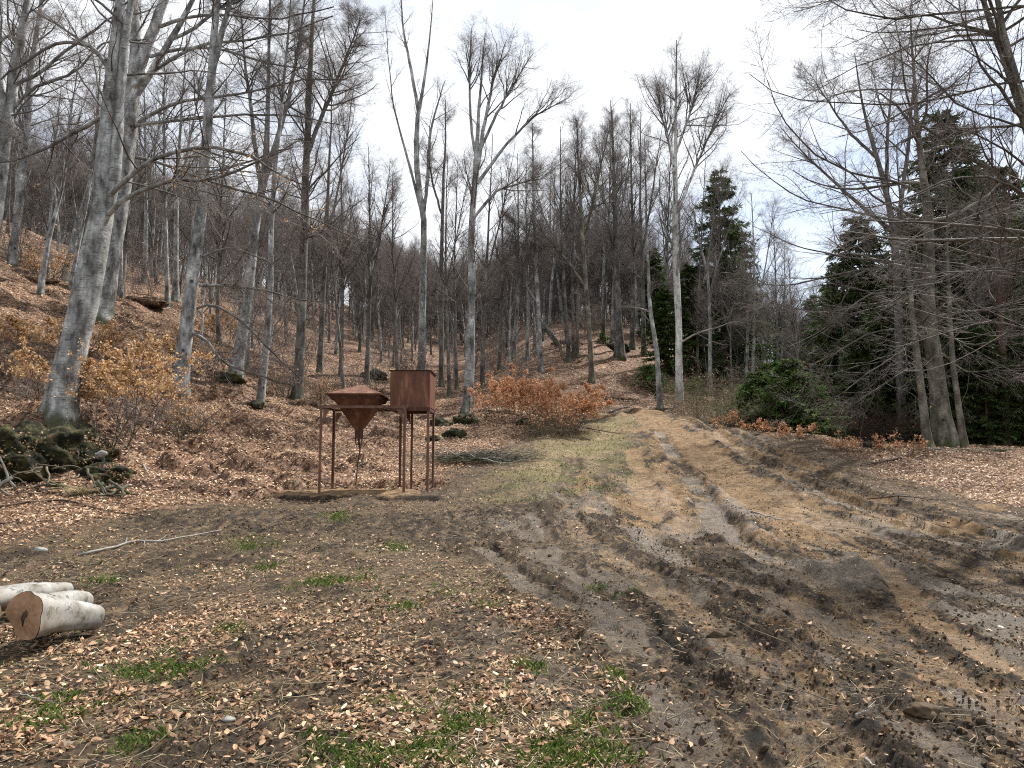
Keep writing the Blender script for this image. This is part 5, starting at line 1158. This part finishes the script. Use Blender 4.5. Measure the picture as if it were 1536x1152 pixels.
def feeder():
    root = empty('hopper_feeder', ((xl + xr) / 2, (FY + RY) / 2, gzf)); tag(root, 'rusty hopper feeder: funnel with a pyramid lid hung in a four legged iron frame', 'feeder')
    O = np.array([(xl + xr) / 2, (FY + RY) / 2, gzf]); hx = (xr - xl) / 2; hy = (RY - FY) / 2; H = zt - gzf
    for sx in (-1, 1):
        for sy in (-1, 1):
            mb = MB(); angle_leg(mb, sx * hx, sy * hy, -0.12, H - 0.02, -sx, -sy, 0.05, 0.01); mb.build('leg', M['rust_leg'], root, smooth=False)
            g = MB(); x0 = sx * (hx - 0.065); yy = sy * (hy - 0.012)
            V = [(x0, yy, H - 0.05), (x0 - sx * 0.14, yy, H - 0.05), (x0, yy, H - 0.3), (x0, yy - sy * 0.008, H - 0.05), (x0 - sx * 0.14, yy - sy * 0.008, H - 0.05), (x0, yy - sy * 0.008, H - 0.3)]
            g.add(V, [[0, 1, 2], [3, 5, 4]]); g.add(V, [[0, 3, 4, 1], [1, 4, 5, 2], [2, 5, 3, 0]]); g.build('gusset', M['rust_leg'], root, smooth=False)
    for sy in (-1, 1):
        mb = MB(); mb.box((0, sy * hy, H), (hx + 0.03, 0.006, 0.024)); mb.box((0, sy * (hy - 0.032), H + 0.034), (hx + 0.03, 0.034, 0.005)); mb.build('rail', M['rust_leg'], root, smooth=False)
    for x in (-hx, hx, -0.42, 0.36):
        mb = MB(); mb.box((x + (0.04 if x < 0 else -0.04), 0, H + (0.0 if abs(x) > 0.6 else -0.01)), (0.022, hy - 0.012, 0.022)); mb.build('cross_bar', M['rust_dark'], root, smooth=False)
    cx = float(W(539.5, 600, 16.6)[0]) - O[0]; cy = 0.0
    def zz(py, Y=16.6): return float(W(540, py, Y)[2]) - O[2]
    # funnel: four sloping plates
    zt_, zb = zz(596), zz(645); a, b = 0.52, 0.075
    fn = empty('funnel', (0, 0, 0)); fn.parent = root
    for k in range(4):
        an = k * PI / 2; c, s = math.cos(an), math.sin(an)
        def rp(x, y, z): return (cx + c * x - s * y, cy + s * x + c * y, z)
        o_ = 0.006
        V = [rp(-a, -a, zt_), rp(a, -a, zt_), rp(b, -b, zb), rp(-b, -b, zb), rp(-a + o_, -a + o_, zt_), rp(a - o_, -a + o_, zt_), rp(b - .004, -b + o_, zb), rp(-b + .004, -b + o_, zb)]
        mb = MB(); mb.add(V, [[0, 3, 2, 1], [4, 5, 6, 7], [0, 1, 5, 4], [3, 7, 6, 2]]); mb.build('funnel_plate', M['rust'] if k != 0 else M['rust'], fn, smooth=False)
    band = MB()
    for k in range(4):
        an = k * PI / 2; c, s = math.cos(an), math.sin(an); q = 0.40
        band.box((cx + s * q, cy - c * q, zz(611)), ((q + .01, 0.006, 0.02) if k % 2 == 0 else (0.006, q + .01, 0.02)))
    band.build('band', M['rust_dark'], fn, smooth=False)
    zs = zz(657)
    mb = MB(); mb.box((cx, cy, (zb + zs) / 2 + 0.01), (0.078, 0.078, (zb - zs) / 2 + 0.01)); mb.build('spout', M['rust_dark'], root, smooth=False)
    mb = MB(); mb.box((cx, cy, zs - 0.008), (0.13, 0.13, 0.009)); mb.build('flange', M['rust_dark'], root, smooth=False)
    mb = MB()
    for dx in (-0.07, 0.0, 0.08): mb.beam((cx + dx, cy - 0.05, zs - 0.018), (cx + dx * 0.7, cy - 0.05, zs - 0.16), 0.02, 0.02)
    mb.build('outlet_claw', M['rust_dark'], root, smooth=False)
    mb = MB(); mb.tubes(np.array([[[cx - 0.01, cy, zs - 0.02], [cx + .03, cy, zs - 0.25], [cx - 0.02, cy, zs - 0.6], [cx - 0.05, cy, zz(730)]]]), np.array([[0.022, 0.017, 0.012, 0.009]]), 8, cap=True); mb.build('auger_rod', M['rust_dark'], root)
    # lid: pyramid roof with turned down rim, sagging to the back
    ap = np.array([cx + 0.02, cy, zz(577)]); hw = 0.6
    cor = [np.array([cx + sx * hw - 0.02, sy * 0.57, float(W(540, 589.5 if sy < 0 else 599.5, 16.6 + sy * 0.57)[2]) - O[2]]) for sx, sy in ((-1, -1), (1, -1), (1, 1), (-1, 1))]
    lid = empty('lid', (0, 0, 0)); lid.parent = root
    for k in range(4):
        p, q = cor[k], cor[(k + 1) % 4]; dn = np.array([0, 0, -0.012]); rim = np.array([0, 0, -0.03])
        mb = MB(); mb.add([p, q, ap, p + dn, q + dn, ap + dn], [[0, 1, 2], [3, 5, 4]]); mb.add([p, q, q + rim, p + rim], [[0, 3, 2, 1]]); mb.build('lid_plate', M['rust'], lid, smooth=False)
    under = MB(); ctr = sum(cor) / 4 - [0, 0, 0.02]
    for k in range(4):
        p, q = cor[k] - [0, 0, .015], cor[(k + 1) % 4] - [0, 0, .015]; f = 0.93
        P_, Q_ = ctr + (p - ctr) * f, ctr + (q - ctr) * f
        A_, B_ = ctr + (p - ctr) * 0.86 - [0, 0, 0.10], ctr + (q - ctr) * 0.86 - [0, 0, 0.10]
        under.add([P_, Q_, B_, A_], [[0, 1, 2, 3]])
    under.build('lid_skirt', M['rust_dark'], lid, smooth=False)
feeder()
def box_feeder():
    YB, YR = 16.55, 17.75
    x0, x1 = float(W(585, 600, YB)[0]), float(W(644.5, 600, YB)[0]); zb, zt_ = float(W(600, 610.5, YB)[2]), float(W(600, 556, YB)[2])
    zr = float(W(600, 564, YR)[2]) ; O = np.array([(x0 + x1) / 2, (YB + YR) / 2, gzf])
    root = empty('box_feeder', tuple(O)); tag(root, 'rusty square steel feed box raised on tall iron legs', 'feeder')
    hx = (x1 - x0) / 2; hy = (YR - YB) / 2; zb -= gzf; zt_ -= gzf; zr -= gzf
    def plate(name, V, m='rust'):
        V = np.array(V, float); n = np.cross(V[1] - V[0], V[2] - V[0]); n /= np.linalg.norm(n); V2 = V - n * 0.008
        mb = MB(); mb.add(np.vstack([V, V2]), [[0, 1, 2, 3], [7, 6, 5, 4], [0, 4, 5, 1], [1, 5, 6, 2], [2, 6, 7, 3], [3, 7, 4, 0]]); return mb.build(name, M[m], root, smooth=False)
    plate('front_plate', [(-hx, -hy, zb), (hx, -hy, zb), (hx, -hy, zt_), (-hx, -hy, zt_)])
    plate('side_plate', [(hx, -hy + .009, zb), (hx, hy, zb), (hx, hy, zr), (hx, -hy + .009, zt_)])
    plate('side_plate', [(-hx, hy, zb), (-hx, -hy + .009, zb), (-hx, -hy + .009, zt_), (-hx, hy, zr)])
    plate('back_plate', [(hx - .01, hy, zb), (-hx + .01, hy, zb), (-hx + .01, hy, zr), (hx - .01, hy, zr)])
    plate('floor_plate', [(-hx + .01, hy - .01, zb + 0.012), (hx - .01, hy - .01, zb + 0.012), (hx - .01, -hy + .01, zb + 0.012), (-hx + .01, -hy + .01, zb + 0.012)], 'rust_dark')
    plate('lid_plate', [(-hx - .03, -hy - .03, zt_ + .014), (hx + .03, -hy - .03, zt_ + .014), (hx + .03, hy + .03, zr + .014), (-hx - .03, hy + .03, zr + .014)], 'rust_dark')
    for sy in (-1, 1):
        mb = MB(); mb.box((0, sy * (hy - 0.03), zb - 0.045), (hx + 0.01, 0.03, 0.04)); mb.build('rail', M['rust_dark'], root, smooth=False)
    for sx in (-1, 1):
        mb = MB(); mb.box((sx * (hx - 0.03), 0, zb - 0.05), (0.028, hy - 0.065, 0.034)); mb.build('rail', M['rust_dark'], root, smooth=False)
    for (x, y, s) in ((hx - 0.012, -hy + 0.03, -1), (hx - 0.012, hy - 0.03, -1), (-hx + 0.05, hy - 0.03, 1)):
        mb = MB(); angle_leg(mb, x, y, -0.12, zb - 0.006 if y > 0 else zb - 0.086, s, -1 if y > 0 else 1, 0.05, 0.01); mb.build('leg', M['rust_leg'], root, smooth=False)
    mb = MB(); mb.beam((-hx - 0.02, -hy - 0.02, zb - 0.035), (-hx - 0.02, -hy - 0.62, zb - 0.04), 0.05, 0.03); mb.build('bracket', M['rust_dark'], root, smooth=False)
    w1 = W(583, 600.5, 16.9) - O; w2 = W(612, 611.5, 16.45) - O
    mb = MB(); mb.tubes(np.array([[w1, (w1 + w2) / 2 - [0, 0, .03], w2]]), np.array([[0.006] * 3]), 5); mb.build('tie_wire', M['grey_wood'], root)
box_feeder()

# ------------------------------------------------------------------ logs at lower left
def log_thing(label, path, cut_ends=(True, True), seed=1, stub=None):
    """path [(x,y,z,r)] world"""
    rng = np.random.default_rng(seed); q = resample(np.array(path), 14); P = q[:, :3]; R = q[:, 3]
    base = P.mean(0); k = 24; root = empty('beech_log', tuple(base)); tag(root, label, 'log')
    an = np.arange(k) * 2 * PI / k; fade = np.linspace(1, 0.35, 14)[:, None]; lob = 1 + fade * (0.12 * np.sin(2 * an + seed)[None] + 0.09 * np.sin(3 * an + seed * 2)[None] + 0.04 * np.sin(5 * an + seed)[None]) + rng.normal(0, 0.012, (14, k)) + 0.16 * (fbm(np.arange(14)[:, None] * 0.45 + seed + 0 * an[None], np.sin(an)[None] * 1.3 + np.cos(an)[None] * 0.7 + 5, 3, seed) - 0.5)
    mb = MB(); mb.tubes(P[None], (R[:, None] * lob)[None], k)
    V = mb.V[0]
    if stub is not None:
        s = resample(np.array(stub), 8); mb.tubes(s[None, :, :3], (s[:, 3][:, None] * (1 + rng.normal(0, .02, (8, k))))[None], k)
        Vs = mb.V[1]
    mb.build('bark', M['log'], root, loc=base)
    def face(ring, c, outw):
        f = MB(); n = len(ring); c = ring.mean(0)
        rr = [c + (ring - c) * s + outw * 0.004 for s in (0.985, 0.7, 0.4, 0.12)]
        VV = np.vstack(rr + [c[None] + outw * 0.004]); VV += np.outer(rng.normal(0, 0.002, len(VV)), outw)
        Fq = [[i * n + j, i * n + (j + 1) % n, (i + 1) * n + (j + 1) % n, (i + 1) * n + j] for i in range(3) for j in range(n)]
        f.add(VV, Fq); f.add(VV, [[3 * n + j, 3 * n + (j + 1) % n, 4 * n] for j in range(n)]); f.build('cut_face', M['cut'], root, smooth=False, loc=base)
    if cut_ends[0]:
        face(V[:k], None, unit(P[0] - P[1])); c_ = V[:k].mean(0); ax = unit(P[0] - P[1]); sd = unit(np.cross(ax, [0, 0, 1.0])); r0 = R[0]
        ck = MB(); ck.tubes(np.array([[c_ + ax * 0.006 + sd * r0 * a_ + np.array([0, 0, 1.0]) * r0 * b_ for a_, b_ in ((-0.05, 0.2), (-0.02, 0.02), (0.06, -0.2), (0.02, -0.5))]]), np.array([[0.006, 0.03, 0.02, 0.005]]) * r0 / 0.19, 6, cap=True)
        ck.V[0][:] = ck.V[0] - np.outer((ck.V[0] - c_) @ ax - 0.006, ax) * 0.8; ck.build('heart_crack', M['dark_twig'], root, loc=base)
    if cut_ends[1]: face(V[-k:], None, unit(P[-1] - P[-2]))
    if stub is not None: face(Vs[-k:], None, unit(s[-1, :3] - s[-2, :3]))
    return root
def wr(px, py, Y, wpx): return [*W(px, py, Y), wpx * 0.5 * Y / F]
log_thing('thick pale beech log with a broad tan cut end facing the camera', [wr(38, 922, 5.95, 66), wr(70, 920, 6.15, 52), wr(105, 922, 6.4, 42), wr(142, 926, 6.65, 36)], (True, True), 3,
          stub=[wr(70, 908, 6.3, 34), wr(95, 903, 6.6, 32), wr(115, 901, 6.8, 29), wr(126, 902, 6.95, 27)])
log_thing('pale peeled beech log lying behind the thick one', [wr(-70, 915, 6.6, 40), wr(-10, 900, 6.9, 38), wr(50, 890, 7.2, 34), wr(100, 884, 7.6, 22)], (True, True), 5)
log_thing('brown ended log cut off by the left edge of the view', [wr(-30, 925, 5.65, 62), wr(-90, 915, 5.9, 62), wr(-150, 905, 6.2, 58)], (True, True), 7)
# ------------------------------------------------------------------ bank, roots, stones, brush
def rock(name, label, cat, loc, size, seed, m, sub=3, group=None, amp=0.35, flatb=0.3):
    import bmesh
    bm = bmesh.new(); bmesh.ops.create_icosphere(bm, subdivisions=sub, radius=1.0)
    co = np.array([v.co[:] for v in bm.verts]); n = fbm(co[:, 0] * 1.7 + seed, co[:, 1] * 1.7 + co[:, 2] * 1.3, 4, seed % 16) + 0.5 * fbm(co[:, 2] * 4 + seed, co[:, 0] * 4, 2, (seed + 5) % 16)
    n = n + (0.3 * (fbm(co[:, 0] * 7 + seed, co[:, 1] * 7 + co[:, 2] * 6, 3, (seed + 2) % 16) - 0.5) if sub > 4 else 0)
    co = co * (1 + amp * (n - 0.75))[:, None] * np.asarray(size)[None]
    co[:, 2] = np.maximum(co[:, 2], -flatb * size[2])
    for v, c in zip(bm.verts, co): v.co = c
    me = bpy.data.meshes.new(name); bm.to_mesh(me); bm.free(); me.materials.append(m)
    for p in me.polygons: p.use_smooth = True
    o = bpy.data.objects.new(name, me); COL.objects.link(o); o.location = loc; tag(o, label, cat, group); return o
def moss_tufts(parent, size, n, seed, base):
    rng = np.random.default_rng(seed); u = unit(rng.normal(size=(n, 3))); u[:, 2] = np.abs(u[:, 2]) * 0.8 ; C = u * np.asarray(size) * rng.uniform(0.75, 1.12, (n, 1))
    mb = MB(); leaf_quads(mb, C, unit(u + rng.normal(0, 0.5, (n, 3))), rng.uniform(0.02, 0.07, n), rng.random(n), rng, 0.5, 0.4)
    return mb
MOSSL = rnd_mat('moss_fronds', [(0.0, (0.012, 0.014, 0.005)), (0.45, (0.04, 0.045, 0.013)), (0.72, (0.085, 0.085, 0.025)), (0.8, (0.2, 0.115, 0.06)), (1.0, (0.38, 0.24, 0.14))], 0.9, 0.1)  # moss and leaf tones, darkened to carry the bank's shadow
def mound(label, px, py, size, seed, name='mossy_bank'):
    g = gp3(px, py); root = empty(name, g); tag(root, label, 'bank')
    o = rock('earth', None, None, (0, 0, 0), size, seed, M['moss'], 5, amp=0.95, flatb=0.6); o.parent = root
    for k_ in ('label', 'category'): 
        if k_ in o: del o[k_]
    mb = moss_tufts(root, size, 5200, seed, g); mb.build('moss_fronds', MOSSL, root, smooth=False)
    rg = np.random.default_rng(seed + 50); n = 900; u = unit(rg.normal(size=(n, 3)) * [1, 1, 0.8] + [0, -0.1, 0.6]); u[:, 2] = np.abs(u[:, 2]); C = u * np.asarray(size) * rg.uniform(0.92, 1.15, (n, 1))
    m = fbm(C[:, 0] * 2.5 + seed, C[:, 1] * 2.5 + C[:, 2] * 2, 3, 2) > 0.47; C, u = C[m], u[m]; lb = MB(); leaf_quads(lb, C, unit(u + rg.normal(0, 0.4, C.shape)), rg.uniform(0.04, 0.07, len(C)), rg.random(len(C)) * 0.5, rg); lb.build('leaves', M['leaf'], root, smooth=False)
    return root
mound('dark mossy root bank under the leaning grey beech', 45, 690, (1.15, 0.8, 0.75), 4)
mound('mossy hump right of the leaning beech foot', 118, 672, (0.6, 0.5, 0.45), 6)
mound('overhanging dark mossy bank at the left edge', -30, 700, (1.0, 0.7, 0.7), 8)
mound('low mossy lump holding the bleached roots', 150, 712, (0.6, 0.4, 0.28), 9)
def root_tangle(label, px, py, n, spread, seed, m='grey_wood', H=0.3, name='root_tangle', thick=0.022, L=0.7, cat='roots'):
    rng = np.random.default_rng(seed); g = gp3(px, py); root = empty(name, g); tag(root, label, cat)
    for i in range(n):
        P0 = np.array([[rng.normal(0, spread), -0.1 + rng.normal(0, spread * 0.3), rng.uniform(0.1, 1.0) * H]])
        a = rng.uniform(-PI, PI); D = np.array([[math.cos(a), -0.6 * abs(math.sin(a)), rng.uniform(-0.4, 0.25)]])
        P = grow(P0, D, np.array([L * rng.uniform(0.5, 1.2)]), 7, 0.3, -0.05, rng)
        P[:, :, 2] = np.maximum(P[:, :, 2], 0.0)
        mb = MB(); mb.tubes(P, np.array([[thick * rng.uniform(0.5, 1.1)]]) * TAPER(7, 0.35), 6, cap=True); mb.build('root', M[m], root)
    return root
root_tangle('tangle of brown roots hanging out of the dark mossy bank', 60, 735, 16, 0.55, 3, 'twig', 0.5)
root_tangle('bleached forked roots sprawling at the left edge of the bank', 12, 742, 6, 0.25, 5, 'grey_wood', 0.35, thick=0.03, L=0.8)
root_tangle('greenish roots spreading below the bleached stump', 165, 735, 12, 0.3, 7, 'olive_bark', 0.25, thick=0.035, L=0.9)
root_tangle('thin roots trailing over the leaves right of the stump', 205, 708, 5, 0.2, 12, 'twig', 0.12, thick=0.03, L=1.2)
# bleached stump fragment
def stump():
    g = gp3(150, 700); g = (g[0], g[1] - 0.15, g[2] + 0.28); root = empty('stump_fragment', g); tag(root, 'bleached white stump fragment with a dark split on the mossy lump', 'stump')
    mb = MB(); P = np.array([[[-0.22, -0.1, -0.16], [-0.1, -0.06, -0.04], [0.02, -0.02, 0.05], [0.13, 0, 0.12], [0.2, 0, 0.13]]]); mb.tubes(P, np.array([[0.03, 0.07, 0.085, 0.075, 0.03]]), 10, cap=True); mb.build('wood', M['grey_wood'], root)
    mb = MB(); P = np.array([[[-0.05, -0.1, 0.0], [0.03, -0.1, 0.055], [0.1, -0.085, 0.1]]]); mb.tubes(P, np.array([[0.006, 0.025, 0.006]]), 6, cap=True); mb.build('split', M['dark_twig'], root)
stump()
tu = gp3(120, 742)
def tuft(label, loc, n, L, seed, m='straw'):
    rng = np.random.default_rng(seed); a = rng.uniform(0, 2 * PI, n); D = np.stack([np.cos(a) * 0.6, np.sin(a) * 0.6, np.full(n, 1.0)], axis=1)
    P = grow(np.zeros((n, 3)) + rng.normal(0, 0.03, (n, 3)) * [1, 1, 0], D, L * rng.uniform(0.6, 1.2, n), 5, 0.08, -0.28, rng); mb = MB(); mb.tubes(P, np.full((n, 1), 0.004) * TAPER(5, 0.3), 3, att=np.repeat(rng.random(n), 15))
    o = mb.build('grass_tuft', M[m], None); o.location = loc; tag(o, label, 'grass tuft')
tuft('pale dry grass tuft below the mossy root bank', tu, 260, 0.32, 3)
# stones and mossy rocks
for i, (px, py, s, mm, lab) in enumerate(((342, 1076, (0.045, 0.03, 0.02), 'stone', 'small flat grey stone lying alone in the near mud'), (60, 828, (0.09, 0.06, 0.05), 'stone', 'pale stone on the leaves at the left'),
        (683, 655, (0.35, 0.3, 0.25), 'moss', 'mossy rock right of the feeder box legs'), (662, 632, (0.4, 0.3, 0.3), 'moss', 'mossy hump behind the feeder box'), (700, 630, (0.5, 0.35, 0.3), 'moss', 'mossy mound at the foot of the double trunked beech'), (650, 660, (0.25, 0.2, 0.16), 'moss', 'small mossy stone behind the box feeder legs'),
        (790, 640, (0.35, 0.25, 0.2), 'moss', 'dark mossy lump left of the bare twig clump'), (1305, 676, (0.3, 0.2, 0.14), 'moss', 'mossy lump at the edge of the right shade'), (925, 522, (0.8, 0.5, 0.35), 'moss', 'mossy patch on the knoll by the beech foot'), (560, 568, (0.7, 0.5, 0.4), 'moss', 'dark hollow log end up the gully'),
        (345, 580, (0.45, 0.3, 0.3), 'moss', 'mossy foot mound of the lichen flecked beech'), (383, 612, (0.25, 0.2, 0.2), 'moss', 'mossy foot of the slim slope beech'), (1082, 948, (0.1, 0.08, 0.06), 'dark_twig', 'dark lump of mud in the near ruts'), (1325, 990, (0.06, 0.05, 0.045), 'dark_twig', 'dark clod standing in the wheel rut'),
        (1385, 1075, (0.09, 0.07, 0.05), 'dark_twig', 'large dark clod near the lower right'))):
    g = gp3(px, py); rock('mossy_rock' if mm == 'moss' else ('stone' if mm == 'stone' else 'mud_clod'), lab, 'rock' if mm != 'dark_twig' else 'clod', (g[0], g[1], g[2] + 0.02), s, 20 + i, M['clod'] if mm == 'dark_twig' else M[mm], 4 if mm != 'stone' else 3, amp=0.35 if mm == 'stone' else 0.8)
# fallen branches on the ground: lists of (px,py) laid on the terrain
def stick(label, pts, r, m, seed, lift=0.02, twigs=4, name='fallen_branch'):
    rng = np.random.default_rng(seed); P = []
    for (px, py) in pts:
        g = GP(px, py); P.append([g[0], g[1], gz1(g[0], g[1]) + lift, r])
    q = resample(np.array(P), 14); q[:, 2] += rng.normal(0, 0.004, 14) + np.abs(np.sin(np.arange(14) * 0.9)) * lift * 0.5
    base = q[0, :3].copy(); root = empty(name, tuple(base)); tag(root, label, 'branch')
    mb = MB(); R0 = (r * np.linspace(1, 0.4, 14))[None]; mb.tubes(q[None, :, :3], R0, 6, cap=True); mb.build('stem', M[m], root, loc=base)
    if twigs:
        p, d, rr, t, i = sprout(q[None, :, :3], R0, twigs, 0.2, 0.95, 45, 10, rng, 0.1); P2 = grow(p, d, rng.uniform(0.15, 0.5, twigs) , 5, 0.12, -0.01, rng)
        P2[:, :, 2] = np.maximum(P2[:, :, 2], base_z(P2[:, :, 0].ravel(), P2[:, :, 1].ravel()).reshape(P2.shape[:2]) + 0.01)
        tb = MB(); tb.tubes(P2, np.full((twigs, 1), r * 0.4) * TAPER(5, 0.4), 5); tb.build('side_twigs', M[m], root, loc=base)
stick('long pale bent branch lying across the leaves left of the dark mud band', [(120, 834), (160, 826), (200, 814), (240, 815), (290, 804), (332, 796)], 0.018, 'grey_wood', 1)
stick('long dark branch lying on the leaves at the left', [(0, 762), (50, 754), (100, 754), (160, 768), (215, 778)], 0.02, 'dark_twig', 2)
stick('thin dark twig across the leaves at the far left', [(0, 788), (40, 785), (75, 785)], 0.012, 'dark_twig', 3)
stick('short dark stick between the feeder and the bank', [(345, 688), (380, 688)], 0.025, 'dark_twig', 4, twigs=0)
stick('pale thin stick on the muddy track, right of the wet rut', [(1122, 766), (1150, 772), (1175, 777)], 0.016, 'grey_wood', 5, twigs=0)
stick('thin grey twig in the near left corner', [(25, 1040), (50, 1052), (78, 1056)], 0.006, 'grey_wood', 6, twigs=2)
stick('slender twig standing out near the bottom middle', [(800, 1060), (830, 1030), (862, 1005)], 0.005, 'twig', 7, twigs=1)
stick('pale wood chip like stick at the lower right', [(1285, 1088), (1300, 1090)], 0.012, 'grey_wood', 8, twigs=0)
stick('small pale stick near the bottom right', [(1298, 1132), (1312, 1142)], 0.01, 'grey_wood', 9, twigs=0)
stick('dark branch lying on the right leaf carpet', [(1290, 742), (1350, 750), (1420, 752)], 0.015, 'dark_twig', 10)
stick('fallen pole on the leaf slope behind the hopper', [(500, 590), (540, 583), (600, 590)], 0.05, 'dark_twig', 11, twigs=2)
stick('grey root like branch at the foot of the mossy kneed beech', [(1378, 678), (1400, 683), (1440, 686)], 0.04, 'grey_wood', 12, twigs=3)
stick('mossy surface root right of the mossy kneed beech', [(1425, 680), (1470, 681), (1540, 678)], 0.06, 'olive_bark', 13, twigs=2)
stick('thin rail of wood at the crest right of the grassy flank', [(1030, 621), (1070, 625), (1110, 632)], 0.04, 'twig', 14, twigs=1)
stick('white stick on the left slope by the big beech pair', [(215, 692), (222, 706)], 0.03, 'grey_wood', 15, 0.05, 0)
stick('thin twig on the mud below the grass tufts', [(640, 860), (655, 852), (670, 842)], 0.006, 'twig', 16, twigs=1)
for i, (a, b) in enumerate((((1352, 690), (1290, 700)), ((700, 958), (740, 962)), ((880, 640), (930, 652)))):
    stick(('dark stick at the edge of the right shade', 'short twig in the middle of the near leaves', 'thin stick on the grassy flank of the track')[i], [a, b], (0.03, 0.006, 0.02)[i], 'dark_twig', 30 + i, twigs=1)
# brush pile
def brush_pile():
    g = gp3(725, 692); root = empty('brush_pile', g); tag(root, 'low heap of cut grey and brown twigs right of the feeder legs', 'brush pile')
    rng = np.random.default_rng(8); n = 340
    P0 = np.stack([rng.uniform(-1.15, 1.0, n), rng.uniform(-0.45, 0.35, n), rng.random(n) ** 2 * 0.26], axis=1); a = rng.normal(0, 0.5, n) + (rng.random(n) < 0.5) * PI
    D = np.stack([np.cos(a), np.sin(a) * 0.6, rng.normal(0.08, 0.12, n)], axis=1); P = grow(P0, D, rng.uniform(0.3, 1.1, n), 6, 0.12, -0.02, rng); P[:, :, 2] = np.maximum(P[:, :, 2], 0.0)
    mb = MB(); mb.tubes(P, rng.uniform(0.004, 0.014, n)[:, None] * TAPER(6, 0.4), 4); o = mb.build('twigs', M['dark_bark'], root); o['kind'] = 'stuff'
    for i, (x, y, L, a) in enumerate(((-0.1, -0.5, 1.5, 0.15), (-0.5, -0.45, 0.8, 2.2), (0.1, -0.3, 1.2, 0.25), (-0.2, -0.4, 0.9, 1.9))):
        P = grow(np.array([[x, y, 0.08]]), np.array([[math.cos(a), math.sin(a) * 0.3, 0.25 if i % 2 else 0.03]]), np.array([L]), 8, 0.12, -0.01, rng); mb = MB(); mb.tubes(P, np.array([[0.02]]) * TAPER(8, 0.4), 6, cap=True); mb.build('branch', M['grey_wood'], root)
brush_pile()
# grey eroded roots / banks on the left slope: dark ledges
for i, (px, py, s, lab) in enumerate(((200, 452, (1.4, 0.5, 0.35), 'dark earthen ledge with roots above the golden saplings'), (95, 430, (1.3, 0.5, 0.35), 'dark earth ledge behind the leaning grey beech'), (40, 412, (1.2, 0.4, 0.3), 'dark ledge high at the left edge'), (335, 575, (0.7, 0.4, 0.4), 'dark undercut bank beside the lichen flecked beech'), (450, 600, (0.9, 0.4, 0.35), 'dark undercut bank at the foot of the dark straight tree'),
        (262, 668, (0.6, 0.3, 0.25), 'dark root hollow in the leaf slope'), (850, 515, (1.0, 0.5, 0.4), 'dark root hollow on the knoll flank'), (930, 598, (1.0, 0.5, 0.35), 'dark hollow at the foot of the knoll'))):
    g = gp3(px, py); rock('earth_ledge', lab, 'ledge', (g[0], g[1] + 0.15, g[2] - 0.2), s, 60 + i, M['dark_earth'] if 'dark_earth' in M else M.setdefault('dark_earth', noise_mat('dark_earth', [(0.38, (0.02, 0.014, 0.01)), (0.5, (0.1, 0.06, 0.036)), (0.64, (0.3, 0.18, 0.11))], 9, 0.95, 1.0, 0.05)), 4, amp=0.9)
